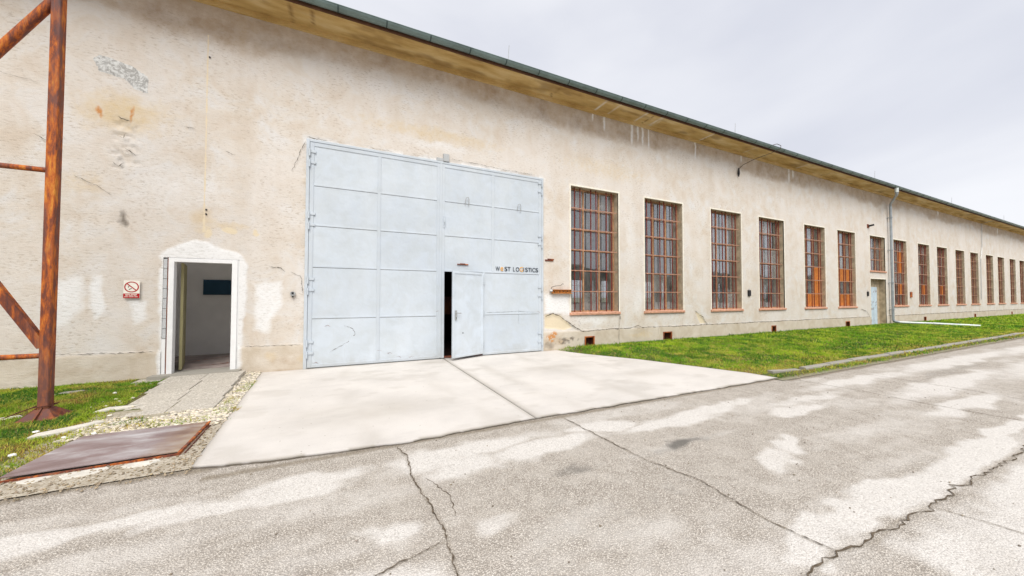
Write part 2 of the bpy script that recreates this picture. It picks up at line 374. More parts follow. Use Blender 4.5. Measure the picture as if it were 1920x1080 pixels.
def grid_faces(nx, ny, keep=None, flip=False):
    i, j = np.meshgrid(np.arange(nx-1), np.arange(ny-1), indexing='ij')
    a = i*ny+j; b = (i+1)*ny+j; c = (i+1)*ny+j+1; d = i*ny+j+1
    Fq = np.stack([a, b, c, d] if not flip else [a, d, c, b], -1)
    return Fq[keep] if keep is not None else Fq.reshape(-1, 4)
def lines(a, b, step, extra=()):
    n = max(2, int(round((b-a)/step))+1); l = list(np.linspace(a, b, n))
    for e in extra:
        if a < e < b:
            k = int(np.argmin([abs(q-e) for q in l])); l[k] = e if abs(l[k]-e) < step*.75 and l[k] not in extra else l[k]
            if l[k] != e: l.append(e)
    return np.array(sorted(set(l)))
def ribbon(name, pts, wd, m, place, parent=None, jag=.012, step=.03, seed=0):
    """a narrow jagged crack along a polyline; place(u, v) turns 2-D into 3-D"""
    r = random.Random(seed); P = []
    for (ax, ay), (bx, by) in zip(pts[:-1], pts[1:]):
        n = max(1, int(math.hypot(bx-ax, by-ay)/step))
        for i in range(n): P.append((ax+(bx-ax)*i/n, ay+(by-ay)*i/n))
    P.append(pts[-1]); Q = []; off = 0
    for i, p in enumerate(P):
        a = P[max(i-1, 0)]; b = P[min(i+1, len(P)-1)]; dx, dy = b[0]-a[0], b[1]-a[1]; l = math.hypot(dx, dy) or 1
        off = off*.6+r.uniform(-jag, jag); nx, ny = -dy/l, dx/l
        e = min(1, i/3+.15, (len(P)-1-i)/3+.15); ww = wd*e*r.choice((.35, .6, .9, 1, 1.5))/2
        Q.append(((p[0]+nx*(off+ww), p[1]+ny*(off+ww)), (p[0]+nx*(off-ww), p[1]+ny*(off-ww))))
    b = MB()
    for i, (u, v) in enumerate(Q): b.v += [place(*u), place(*v)]
    b.f = [(2*i, 2*i+1, 2*i+3, 2*i+2) for i in range(len(Q)-1)]
    return b.build(name, m, parent)

# ================================================================ GROUND
XL = np.array([-300, -120, -60, -30, -15, -8, -5])
xs = np.concatenate([XL, lines(-3.2, 7.6, .02), lines(7.7, 14, .06), lines(14.3, 70, .3), [90, 150, 300]])
ys = np.concatenate([[-300, -120, -60, -30, -16, -11, -9], lines(-8.2, -4.0, .02), [-3.0]])
X, Y = np.meshgrid(xs, ys, indexing='ij')
wx = X+.40*(fbm(X*1.8, Y*2.6, 3, 5)-.5)*2; wy = Y+.17*(fbm(X*2.2+9, Y*3.0, 5, 5)-.5)*2
def blob(cx, cy, rx, ry, rot=0, soft=.45, k=1.0):
    c, s = math.cos(rot), math.sin(rot); dx, dy = wx-cx, wy-cy
    d = np.hypot((dx*c+dy*s)/rx, (-dx*s+dy*c)/ry); return k*(1-sstep(1-soft, 1+soft, d))
pale = np.zeros_like(X)
for a in [(-.15, -4.86, .45, .13), (-.2, -5.05, .32, .12), (.95, -5.18, .34, .17), (1.25, -4.85, .75, .17), (1.75, -5.15, .55, .15), (2.6, -4.95, .5, .13), (.8, -4.92, .35, .22),
          (.35, -5.72, .2, .13), (.15, -6.25, .5, .14, .1), (1.05, -5.95, .13, .1, 0, .6, .7), (3.4, -5.15, .9, .10), (4.3, -5.05, 1.1, .12), (3.55, -6.22, .28, .12, .5), (3.95, -6.1, .25, .10, .5), (5.3, -5.55, .5, .1),
          (5.1, -6.2, .35, .10, 0, .5, .6), (6.0, -5.35, .9, .12, 0, .5, .8), (8.3, -5.1, 1.6, .16), (9.5, -5.9, 2.4, .22), (7.7, -6.4, 1.2, .14), (13, -5.2, 3.5, .25), (15, -6.2, 4, .35), (11.5, -6.9, 3, .2), (20, -5.4, 5, .3), (26, -6.1, 8, .4), (40, -5.3, 14, .4), (60, -5.5, 14, .5),
          (-1.55, -4.98, .9, .12, .05), (-.6, -5.0, .7, .09, .03), (-1.9, -5.35, .5, .06), (2.2, -7.4, .5, .16)]:
    pale = np.maximum(pale, blob(*a))
strip = pdist(wx, wy, [(2.55, -6.93), (4.4, -6.95), (8, -6.93), (30, -6.7)])
pale = np.maximum(pale, 1-sstep(.07, .15, strip))
pale = np.maximum(pale, .85*(1-sstep(.12, .3, pdist(wx, wy, [(3.0, -7.35), (6, -7.45), (30, -7.3)]))))
pale = pale*(.70+.85*np.clip(fbm(X*2.5, Y*4, 88), 0, .6)); pale = np.maximum(pale, .5*sstep(.45, .75, fbm(X*.8, Y*3.2, 89, 5)))
dark = np.maximum(blob(2.98, -5.58, .24, .07, 0, .8), blob(1.75, -5.55, .28, .07, 0, .7, .65))
dark = np.maximum(dark, blob(3.0, -5.6, .9, .1, 0, .6, .45)); dark = np.maximum(dark, blob(11, -5.55, 2.5, .15, 0, .5, .45)); dark = np.maximum(dark, blob(1.9, -6.2, 1.3, .35, 0, .6, .35))
dirt = np.exp(-((Y+4.45)/.07)**2)*(X > -1)*.75
edge = 1-sstep(0, .35, Y+4.45+.22*(fbm(X*2, Y*0, 9)-.5)); edge2 = sstep(-4.42, -4.2, Y+.22*(fbm(X*3, Y*2, 9)-.5))
dirt = np.maximum(dirt, edge2*(X < -.9)*.9); dirt = np.maximum(dirt, sstep(-4.72, -4.6, Y+.1*(fbm(X*2, Y*3, 6)-.5))*(X > 7)*.8)
CR_A = [(.5, -4.5), (.55, -4.75), (.53, -5.1), (.56, -5.45), (.60, -5.86), (.57, -6.2), (.5, -6.8)]
CR_A2 = [(.57, -5.98), (.33, -6.04), (.12, -6.1), (-.3, -6.2)]
CR_B = [(2.41, -4.5), (2.43, -5.18), (2.45, -5.67), (2.52, -5.95), (2.57, -6.21), (2.53, -6.47), (2.52, -6.69), (2.53, -6.87), (2.56, -7.03)]
CR_C = [(1.6, -7.12), (2.17, -7.05), (2.56, -7.03), (2.87, -7.09), (3.3, -7.06), (3.52, -7.09), (3.84, -7.10), (4.1, -7.12), (4.26, -7.06), (4.36, -7.10), (4.97, -7.12), (5.91, -7.13), (9, -7.1), (16, -7.0)]
CR_D = [(3.71, -7.1), (3.74, -7.22), (3.8, -7.45), (3.75, -8.2)]
CR_E = [(7.2, -4.55), (7.28, -5.36), (7.2, -6.1), (7.23, -6.92)]
CR_F = [(8.94, -4.6), (8.95, -5.5), (8.8, -6.5), (8.7, -7.0)]
cd = np.full(X.shape, 9.)
near = (X > -3.3) & (X < 9.5) & (Y > -8.3)
for c in (CR_A, CR_A2, CR_B, CR_C, CR_D, CR_E, CR_F): cd[near] = np.minimum(cd[near], pdist(X[near], Y[near], c))
dirt = np.maximum(dirt, .55*(1-sstep(.0, .045, cd)))
dark = np.maximum(dark, .22*(1-sstep(.0, .10, cd)))
Z = np.where(near, .006*(fbm(X*1.1, Y*1.1, 2)-.5)*2+.0025*(fbm(X*14, Y*14, 4, 3)-.5)*2-.004*(1-sstep(0, .03, cd)), 0)
V = np.stack([X, Y, Z], -1).reshape(-1, 3)
road = np_mesh('road', V, grid_faces(len(xs), len(ys)), MT['asphalt'], dict(pale=pale, dark=dark, dirt=dirt)); tag(road, kind='structure')
def rz(x, y): return (x, y, float(.006*(fbm(np.array([x*1.1]), np.array([y*1.1]), 2)[0]-.5)*2)+.004)
for i, (c, wd) in enumerate(((CR_A, .0085), (CR_A2, .006), (CR_B, .007), (CR_C, .010), (CR_D, .004), (CR_E, .007), (CR_F, .007))):
    ribbon('crack', c, wd, MT['crack'], rz, road, jag=.024 if i == 3 else .009, step=.04 if i == 3 else .022, seed=i)
ribbon('crack', [(.62, -5.2), (.72, -5.5), (.70, -5.8)], .006, MT['crack'], rz, road, seed=30)
# ground beyond and behind everything
gx = np.array([-400, -1.25, 400.]); gm = MB().quad((-400, -3.0, -.03), (400, -3.0, -.03), (400, 400, -.03), (-400, 400, -.03))
tag(gm.build('ground', MT['dirt']), kind='structure')

# verges (soil that the grass grows from)
def verge(name, xs, ys, keepf, zf, palef):
    X, Y = np.meshgrid(xs, ys, indexing='ij'); V = np.stack([X, Y, zf(X, Y)], -1).reshape(-1, 3)
    cx = (X[:-1, :-1]+X[1:, 1:])/2; cy = (Y[:-1, :-1]+Y[1:, 1:])/2
    return tag(np_mesh(name, V, grid_faces(len(xs), len(ys), keepf(cx, cy)), MT['dirt'], dict(pale=palef(X, Y))), kind='structure')
def apron_r(y): return np.interp(-y, [0, .29, .88, 2, 3.93, 4.44], [5.24, 5.32, 5.56, 6.2, 6.96, 7.03])
def zr(X, Y): return .010+(.05*sstep(-4.1, -.6, Y)+.03*(fbm(X*1.3, Y*1.3, 21)-.3)*(Y > -4.1))*sstep(.02, .3, X-apron_r(Y))
def zl(X, Y): return .010+.05*sstep(-3.6, -1, Y)*(1-.9*sstep(-1.75, -1.4, X))+.03*(fbm(X*2, Y*2, 22)-.5)*sstep(-4.1, -3.5, Y)
verge('right_verge', np.concatenate([lines(5.1, 16, .06), lines(16.4, 90, .8)]), lines(-4.58, .12, .08), lambda x, y: x > apron_r(y)-.12, zr, lambda X, Y: .7*(1-sstep(.0, .12, np.abs(Y+4.55)))+.5*(X < 5.9)*(Y > -.35))
def apron_l(y): return np.interp(-y, [0, 2.7, 3.6, 4.5], [-1.34, -1.20, -1.15, -1.10])
verge('left_verge', np.concatenate([[-40, -20, -10], lines(-6, -1.06, .03)]), lines(-4.22, .12, .06), lambda x, y: x < apron_l(y)+.0, zl, lambda X, Y: np.clip(sstep(-3.75, -3.95, Y)+(X > -1.75)*.6+(X > -2.6)*(Y < -2.1)*.8, 0, 1))

# concrete apron: two cast slabs
apron = empty('concrete_apron', (2.1, -2.2, 0)); tag(apron, kind='structure')
def slab(fx0, fx1, front, seed):
    n, m = 110, 130; u = np.linspace(0, 1, n)[:, None]; v = np.linspace(0, 1, m)[None, :]
    yb = .05; X = None
    yf0 = np.interp((fx0(-4.4)+(fx1(-4.4)-fx0(-4.4))*u), *front)
    yf0 = yf0+.05*(fbm(u*22+seed*9, u*0, 31, 4)-.5)
    Y = yb+(yf0-yb)*v; x0 = fx0(Y); x1 = fx1(Y); X = x0+(x1-x0)*u
    X = X+0*Y; Z = .020+.003*(fbm(X, Y, seed)-.5); Z = np.broadcast_to(Z, X.shape).copy()
    e = np.minimum(np.minimum(u+0*v, 1-u+0*v)*(n/2.), (1-v+0*u)*(m/2.)); Z[e < .4] -= .006
    dirt = np.maximum(.8*np.exp(-((v-1)/.010)**2)*(fbm(X*5, Y*5, 3) > .42)+0*u, .5*np.exp(-(u*60)**2)+.5*np.exp(-((1-u)*60)**2))
    dirt = np.maximum(dirt, .35*np.exp(-((v+0*u)/.02)**2)*fbm(X*2, Y*2, 8)*2)
    for cx, cy, r in ((3.9, -2.0, .7), (.3, -3.3, .9), (1.8, -.35, .5), (5.2, -3.1, .5)): dirt = np.maximum(dirt, .42*(.4+fbm(X*3, Y*6, 12))*np.exp(-(((X-cx)/r)**2+((Y-cy)/(r*.5))**2)))
    for tx in (.2, 1.5, 2.75, 3.9): dirt = np.maximum(dirt, .30*np.exp(-((X-tx-.12*np.sin(Y*.9))/.16)**2)*np.clip(fbm(X*3, Y*1.2, 14)*2.2-.6, 0, 1))
    dirt = np.maximum(dirt, .22*sstep(.55, .75, fbm(X*2.2, Y*3.5, 15, 5))); dirt = np.maximum(dirt, .45*np.exp(-((Y-.0)/.10)**2)*fbm(X*4, Y*2, 16)*1.6)
    V = np.stack([X, Y, Z], -1); ring = [(i, 0) for i in range(n)]+[(n-1, j) for j in range(1, m)]+[(i, m-1) for i in range(n-2, -1, -1)]+[(0, j) for j in range(m-2, 0, -1)]
    idx = np.array([i*m+j for i, j in ring]); V = V.reshape(-1, 3); low = V[idx].copy(); low[:, 2] = -.05
    N = len(V); K = len(idx); a = idx; b = np.roll(idx, -1); lo = np.arange(K)+N; F2 = np.stack([a, lo, np.roll(lo, -1), b], -1)
    F1 = grid_faces(n, m, flip=True)
    np_mesh('cast_slab', np.vstack([V, low])-np.array([2.1, -2.2, 0]), np.vstack([F1, F2]), MT['concrete'], dict(dirt=np.concatenate([dirt.ravel(), np.ones(K)])), apron)
front = ([-1.3, -1.1, -.57, .53, 2.07, 3.18, 4.8, 7.1], [-4.10, -4.23, -4.34, -4.46, -4.41, -4.42, -4.44, -4.45])
slab(lambda y: np.interp(-y, [0, 2.7, 3.6, 4.5], [-1.34, -1.20, -1.15, -1.10]), lambda y: 2.139+.0*y-.012*(-y), front, 1)
slab(lambda y: 2.147+.0*y-.012*(-y), lambda y: apron_r(y), front, 2)

# paving slabs to the small door
path = empty('path', (-2.0, -1.1, 0)); tag(path, kind='structure')
rs = random.Random(3)
def paver(x0, x1, y0, y1, zt, dz=0, sk=0):
    b = MB(); c = .006; j = lambda: rs.uniform(-.006, .006)
    p = [(x0+j()+sk, y0+j()), (x1+j()+sk, y0+j()), (x1+j(), y1+j()), (x0+j(), y1+j())]; zt2 = [zt+j()*.6-dz, zt+j()*.6-dz, zt+j()*.6, zt+j()*.6]
    cx, cy = sum(q[0] for q in p)/4, sum(q[1] for q in p)/4
    top = [(q[0]+(cx-q[0])*.02, q[1]+(cy-q[1])*.02, z) for q, z in zip(p, zt2)]; mid = [(q[0], q[1], z-c) for q, z in zip(p, zt2)]; bot = [(q[0], q[1], -.02) for q in p]
    b.v = [(x+2.0, y+1.1, z) for x, y, z in bot+mid+top]
    b.f = [(8, 9, 10, 11)]+[(i, (i+1) % 4, 4+(i+1) % 4, 4+i) for i in range(4)]+[(4+i, 4+(i+1) % 4, 8+(i+1) % 4, 8+i) for i in range(4)]
    b.build('paving_slab', MT['slab'], path)
ysl = [-2.33, -1.80, -1.24, -.66, -.10]
for r in range(4):
    zt = .048+.018*r; o = .035*r
    paver(-2.40-o*1.6, -1.93-o*1.3, ysl[r], ysl[r+1]-.012, zt, .014); paver(-1.918-o*1.3, -1.45-o*.9, ysl[r]-.03, ysl[r+1]-.042, zt+.003, .014)
paver(-3.0, -2.66, -.38, -.03, .06)
MB().box(-.86, .36, .88, 1.18, -.02, .115).build('doorstep', MT['kerbc'], path)

# ================================================================ WAREHOUSE
WH = empty('warehouse', (0, 0, 0))
tag(WH, 'long cream rendered warehouse with barred windows, pale blue gate and grey gutter', 'warehouse')
TOP, SILL = 4.587, .943
WX = [5.66, 8.43, 11.58, 14.39, 17.62, 20.44, 23.68, 26.40, 29.65, 32.52, 35.70, 38.55, 41.90, 44.70, 47.85, 50.7, 53.9, 56.8, 60.0]
WW = 1.80; TR = .045
holes = []
for i, x in enumerate(WX):
    z0 = 2.72 if i == 6 else SILL
    holes.append((x+TR, x+WW-TR, z0+.07, TOP-TR))
DOOR2 = (WX[6]+.03, WX[6]+WW-.03, 0.0, 2.42); holes.append(DOOR2)
GATE = (-.66, 4.81, 0, 4.60); holes.append(GATE)
SD = (-2.76, -1.70, 0, 2.12); holes.append(SD)
vents = [(6.16, 6.49), (9.24, 9.62), (15.17, 15.46), (21.08, 21.46), (30.30, 30.62), (39.03, 39.36), (47.9, 48.2)]
for a, b in vents: holes.append((a, b, .07, .33))
ex = sorted(set([h[0] for h in holes]+[h[1] for h in holes])); ez = sorted(set([h[2] for h in holes]+[h[3] for h in holes]))
def addl(base, extra, tol):
    base = [b for b in base if all(abs(b-e) > tol for e in extra)]; return np.array(sorted(base+list(extra)))
wxs = addl(list(np.concatenate([[-14, -11, -8], lines(-5.5, 12.5, .03), lines(12.6, 24, .1), lines(24.2, 68, .25)])), ex, .012)
wzs = addl(list(lines(-.05, 6.9, .03)), ez, .012)
X, Zz = np.meshgrid(wxs, wzs, indexing='ij')
n1 = fbm(X*1.3, Zz*1.3, 41)-.5; n2 = fbm(X*5, Zz*5, 43)-.5; n3 = fbm(X*16, Zz*16, 45, 3)-.5
qx = X+.10*n2*2; qz = Zz+.10*(fbm(X*5+50, Zz*5, 44)-.5)*2
def poly_in(px, pz, P):
    ins = np.zeros(px.shape, bool)
    for (ax, ay), (bx, by) in zip(P, P[1:]+P[:1]):
        c = ((ay > pz) != (by > pz)); xx = (bx-ax)*(pz-ay)/((by-ay) if by != ay else 1e-9)+ax; ins ^= c & (px < xx)
    return ins
def pmask(P, soft=.04, wob=1.):
    a = X+.05*wob*n2*2; b = Zz+.05*wob*(fbm(X*5+50, Zz*5, 44)-.5)*2
    x0, x1 = min(p[0] for p in P)-.3, max(p[0] for p in P)+.3; z0, z1 = min(p[1] for p in P)-.3, max(p[1] for p in P)+.3
    r = np.zeros(X.shape); s = (X > x0) & (X < x1) & (Zz > z0) & (Zz < z1)
    ins = poly_in(a[s], b[s], P); d = pdist(a[s], b[s], P+P[:1]); r[s] = sstep(-soft, soft, np.where(ins, d, -d)); return r
def gauss(cx, cz, rx, rz, k=1): return k*np.exp(-(((qx-cx)/rx)**2+((qz-cz)/rz)**2))
def mx_(*a):
    r = a[0]
    for b in a[1:]: r = np.maximum(r, b)
    return r
white = mx_(pmask([(-2.80, 0.1), (-2.79, 1.5), (-2.80, 2.12), (-2.62, 2.34), (-2.32, 2.44), (-1.95, 2.30), (-1.64, 2.20), (-1.58, 1.9), (-1.62, 1.0), (-1.66, .1)], .05, 1.),
            .7*pmask([(-4.0, 1.72), (-3.72, 1.76), (-3.70, 1.25), (-3.9, 1.0), (-4.2, .9)], .08), .75*pmask([(-3.62, 1.8), (-3.5, 1.82), (-3.46, 1.25), (-3.56, 1.05), (-3.66, 1.3)], .04),
            .75*pmask([(-3.18, 1.4), (-2.95, 1.38), (-2.95, 1.05), (-3.1, .95)], .06), .75*pmask([(-1.48, 1.7), (-1.05, 1.75), (-1.0, 1.3), (-1.2, 1.0), (-1.25, .75), (-1.45, .8)], .07),
            .8*pmask([(4.85, 1.5), (5.6, 1.55), (5.7, .95), (5.3, .98), (4.86, 1.0)], .1), .6*gauss(6.5, .78, .7, .12), .5*gauss(8.2, 1.3, .3, .5), .45*gauss(2.0, 4.95, .9, .12),
            .5*gauss(9.5, 6, .1, .1), .42*gauss(-2.6, 3.3, .9, .5), .45*gauss(12.5, 1.8, .5, 1.2), .4*gauss(7.9, 3.2, .22, 1.2))
for sx, l, wd in ((6.47, .25, .03), (6.9, .45, .045), (7.98, .65, .05), (8.22, .5, .04), (8.42, .6, .045), (8.68, .65, .03), (10.86, .6, .035), (13.4, .3, .03), (16.6, .6, .04), (16.9, .4, .04), (24.3, .4, .05), (33, .5, .06), (41.6, .8, .08), (45, .5, .1)):
    white = np.maximum(white, 1.0*np.exp(-((X-sx-.02*n2*4)/wd)**2)*sstep(6.85-l-.2, 6.85-l+.1, Zz))
grey = pmask([(-3.69, 5.33), (-3.60, 5.42), (-3.25, 5.33), (-3.02, 5.20), (-3.0, 4.92), (-3.16, 4.93), (-3.30, 5.08), (-3.62, 5.12)], .02, .8)
rust = mx_(gauss(-3.60, 4.50, .035, .14), gauss(-3.2, 4.47, .022, .16), gauss(5.10, .38, .17, .11, 1.3)*(n3 > -.08))
ochre = mx_(.7*gauss(-3.3, 4.5, .75, .45), .55*gauss(-2.25, 2.8, .25, .3), .55*gauss(-1.9, 2.75, .5, .12), .5*gauss(-.4, 3.6, .5, 1.2), .55*gauss(2, 5.2, 2.5, .25), .45*gauss(-3.8, 3.3, .5, .3), .45*gauss(7, 5.2, 3, .5), .5*gauss(8.3, .3, .9, .14), .5*gauss(-1.2, .3, .25, .15), .5*gauss(-.7, .25, .2, .12))
cream = mx_(np.exp(-((X+2.23-.02*n2)/.022)**2)*(Zz > 2.6)*(Zz < 6.2)*(.45+.5*(n3+.5)), .9*gauss(-1.9, 2.68, .16, .06), .8*gauss(-1.45, 2.65, .08, .06), .7*gauss(-2.2, 2.6, .1, .18), pmask([(4.86, .62), (4.87, .97), (5.1, 1.0), (5.35, .95), (5.75, .6), (5.5, .55)], .02, .4), .8*pmask([(11.0, .56), (10.75, .98), (11.1, .84), (11.33, .55)], .02, .4))
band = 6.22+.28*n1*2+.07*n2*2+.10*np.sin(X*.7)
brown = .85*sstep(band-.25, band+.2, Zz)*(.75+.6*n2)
brown = mx_(brown, .95*gauss(5.35, .27, .5, .13)*(.7+n2*1.5), .55*np.exp(-(np.maximum(Zz, 0)/.07)**2)*(.4+fbm(X*2, Zz*2, 99)), .40*gauss(-3.9, .22, 1.2, .12), .3*gauss(0, .0, 30, .12), .35*gauss(7.3, .86, .5, .06), .4*gauss(13.3, .85, .6, .05), .5*gauss(-1.0, .22, .35, .12))
for i, x in enumerate(WX): brown = mx_(brown, .5*gauss(x+WW-.05, .7, .03, .3), .4*gauss(x+.5, .85, .5, .05))
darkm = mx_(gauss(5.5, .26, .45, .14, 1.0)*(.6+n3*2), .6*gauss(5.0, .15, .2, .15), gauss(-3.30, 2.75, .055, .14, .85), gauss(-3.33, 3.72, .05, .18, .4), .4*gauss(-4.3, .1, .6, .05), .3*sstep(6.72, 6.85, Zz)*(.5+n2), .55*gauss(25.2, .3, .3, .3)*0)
pl = 1-sstep(.485, .515, Zz)
for i in (0, 1, 2, 3, 4, 5): pass
lowin = (X > 4.81) & (X < 5.9); pl = pl*(1-.0*lowin)
Yw = -(.014*pl)+.010*n1+.010*n2*.6+.004*n3
Yw -= .012*white*(white > .6)*(X > -2.9)*(X < -1.5)*.7+.012*grey*(.4+2*np.abs(n3))
dmg = pmask([(-3.42, 4.4), (-3.12, 4.35), (-3.10, 3.62), (-3.42, 3.58)], .03); Yw += dmg*.018*(n3 > 0)+.01*gauss(-3.3, 2.75, .1, .1)
Yw += .015*cream*(X > 4.8)
for g_ in (GATE,):
    dd = np.maximum(np.maximum(g_[0]-X, X-g_[1]), Zz-g_[3]); brk = np.exp(-(np.maximum(dd, 0)/.05)**2)*(fbm(X*4, Zz*4, 77) > .52)
    Yw += .012*brk; darkm = np.maximum(darkm, .42*brk*(n3+.5)); white = np.maximum(white, .6*np.exp(-(np.maximum(dd, 0)/.09)**2)*(fbm(X*3, Zz*3, 79) > .5)*(Zz > 4.5))
V = np.stack([X, Yw, Zz], -1).reshape(-1, 3)
cx = (wxs[:-1]+wxs[1:])/2; cz = (wzs[:-1]+wzs[1:])/2; CX, CZ = np.meshgrid(cx, cz, indexing='ij'); keep = np.ones(CX.shape, bool)
for h in holes: keep &= ~((CX > h[0]) & (CX < h[1]) & (CZ > h[2]) & (CZ < h[3]))
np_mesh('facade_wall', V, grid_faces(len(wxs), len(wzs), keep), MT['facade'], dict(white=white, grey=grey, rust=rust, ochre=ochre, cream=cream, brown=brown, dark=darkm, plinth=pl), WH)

def wl(x, z): return (x, -.0255, z)
def wl2(x, z): return (x, -.018, z)
k = 100
PL = [(-5.5, .50), (-4.5, .49), (-3.94, .535), (-3.3, .515), (-2.86, .51)]
for pts, wd in ((PL, .008), ([(-1.6, .515), (-1.1, .52), (-.7, .51)], .007),
                ([(4.86, .93), (5.1, 1.0), (5.3, .93), (5.52, .80), (5.84, .60), (6.05, .50), (6.4, .50), (7.0, .515), (7.6, .51), (8.0, .53), (8.15, .585), (8.3, .515), (9, .51), (10, .50), (11.4, .51), (12.5, .505), (14, .505), (15.5, .51), (17, .50), (18.5, .505), (20, .50), (23.5, .5)], .016),
                ([(10.72, .98), (10.95, .84), (11.15, .76), (11.2, .62), (11.38, .51)], .016), ([(25.5, .5), (32, .5), (44, .5), (66, .5)], .02),
                ([(7.42, .92), (7.41, .7), (7.38, .3), (7.4, .1)], .008), ([(5.95, .8), (6.02, .66)], .008), ([(7.45, .9), (7.46, .75)], .02), ([(8.0, .525), (8.25, .51)], .012),
                ([(22.6, .9), (23.2, .75), (23.5, .5)], .02), ([(12.3, .5), (12.32, .2)], .004), ([(9.0, .5), (9.0, .25)], .006)):
    ribbon('render_crack', pts, wd, MT['crackw'], wl, WH, jag=.008, seed=k); k += 1
for pts, wd in (([(-4.3, 3.95), (-4.15, 3.86), (-3.97, 3.75)], .006), ([(-3.85, 3.38), (-3.6, 3.24), (-3.42, 3.1)], .006), ([(-2.55, 4.45), (-2.35, 4.42)], .006), ([(-3.38, 4.42), (-3.28, 4.38), (-3.2, 4.40)], .012), ([(-3.37, 4.1), (-3.3, 4.08), (-3.27, 4.16)], .012),
                ([(-3.28, 3.93), (-3.15, 3.82), (-3.08, 3.84)], .010), ([(-3.42, 3.66), (-3.35, 3.6), (-3.28, 3.66)], .012), ([(-1.95, 4.1), (-1.8, 4.05)], .008), ([(-.9, 3.9), (-.75, 4.35), (-.68, 4.55)], .007), ([(-.66, 4.63), (-.3, 4.625)], .012), ([(.5, 4.62), (1.0, 4.63)], .006), ([(2.3, 4.7), (3.0, 4.68), (3.6, 4.66), (4.5, 4.65)], .006),
                ([(-1.25, 2.02), (-1.05, 2.0), (-.98, 1.93)], .012), ([(-.9, 1.92), (-.72, 1.85), (-.68, 1.5)], .006), ([(-5.5, 5.0), (-4.6, 4.8), (-4.25, 4.75)], .003)):
    ribbon('render_crack', pts, wd, MT['crackw'], wl2, WH, jag=.010, step=.025, seed=k); k += 1
for z_ in (3.0, 2.92, 5.78): MB().tube([(-2.2, -.02, z_), (-2.2, .005, z_)], .014, 8).build('anchor_hole', MT['black'], WH)

# roof, soffit, gutter
xs_ = lines(-14, 68, .06); ys_ = lines(-.62, .1, .05); X, Y = np.meshgrid(xs_, ys_, indexing='ij')
wt = np.zeros(X.shape); dk = np.zeros(X.shape)
for sx, k_ in ((6.5, 1), (7.0, .5), (8.0, .9), (8.7, 1), (8.6, .8), (11.0, 1), (13.4, .4), (17.0, .7), (24, .5), (33, .7), (41, .8), (47, .6)):
    wt = np.maximum(wt, k_*np.exp(-((X-sx-.05*(fbm(X*0+sx, Y*6, 3)-.5))/.022)**2)*(Y < -.02))
for sx in (-.55, 5.0, 8.35, 11.1, -.9, 19, 30): dk = np.maximum(dk, .8*np.exp(-((X-sx-.25*(fbm(X*0+sx, Y*7, 5)-.5))/.022)**2))
dk = np.maximum(dk, .5*sstep(.55, .75, fbm(X*1.5, Y*5, 8)))
np_mesh('soffit', np.stack([X, Y, 6.83+0*X], -1).reshape(-1, 3), grid_faces(len(xs_), len(ys_), flip=True), MT['soffit'], dict(white=wt, dark=dk), WH)
MB().box(-14, 68, -.055, .02, 6.74, 6.829).build('cornice_band', MT['soffit'], WH)
MB().box(-14, 68, -.665, -.622, 6.815, 6.93).build('fascia', MT['fascia'], WH)
def rq(b, x0, x1, y0, y1):
    f = lambda y: 6.935+(y+.66)*1.365/9.86
    for d in (0, -.035): b.quad((x0, y0, f(y0)+d), (x1, y0, f(y0)+d), (x1, y1, f(y1)+d), (x0, y1, f(y1)+d))
    return b
rb_ = MB()
for q in ((-14, -3.28, -.66, 9.2), (-1.05, 68, -.66, 9.2), (-3.28, -1.05, -.66, .38), (-3.28, -1.05, 2.35, 9.2)): rq(rb_, *q)  # roof left open above the small room, an added hole to brighten it
rb_.quad((-14, 9.2, 8.3), (68, 9.2, 8.3), (68, 19, 6.935), (-14, 19, 6.935)).quad((-14, 9.2, 8.26), (-14, 19, 6.9), (68, 19, 6.9), (68, 9.2, 8.26)).build('roof', MT['roof'], WH)
gb = MB(); r = .078; cy, cz = -.745, 6.905
for rr, fl in ((r, 1), (r-.006, -1)):
    n = len(gb.v)
    for xx in (-14, 68):
        for j in range(13): a = math.pi+math.pi*j/12; gb.v.append((xx, cy+rr*math.cos(a), cz+rr*math.sin(a)))
    for j in range(12): gb.f.append((n+j, n+j+1, n+14+j, n+13+j) if fl == 1 else (n+j, n+13+j, n+14+j, n+j+1))
gb.tube([(-14, cy-r, cz), (68, cy-r, cz)], .010, 8); gb.build('gutter', MT['gutter'], WH, True)
br = MB(); n = 0
for rr, x0, x1 in ((r+.006, -.012, .012),):
    for xx in (x0, x1):
        for j in range(13): a = math.pi+math.pi*j/12; br.v.append((xx, rr*math.cos(a), rr*math.sin(a)))
    for j in range(12): br.f.append((j, j+1, 14+j, 13+j))
    for xx in (x0, x1):
        n = len(br.v)
        for j in range(13):
            a = math.pi+math.pi*j/12; br.v += [(xx, rr*math.cos(a), rr*math.sin(a)), (xx, (rr-.012)*math.cos(a), (rr-.008)*math.sin(a))]
        for j in range(12): br.f.append((n+2*j, n+2*j+1, n+2*j+3, n+2*j+2))
b0 = br.build('gutter_bracket', MT['clip'], WH); b0.location = (-12.3, cy, cz)
for i in range(1, 88): inst(b0, (-12.3+.87*i, cy, cz), WH)
for x in (3.55, 12.26, 22.95, 33.2, 43.9, 54.5): MB().tube([(x, -.5, 6.95), (x, -.5, 7.28), (x+.02, -.5, 7.50)], .008, 6).build('lightning_rod', MT['galv'], WH)
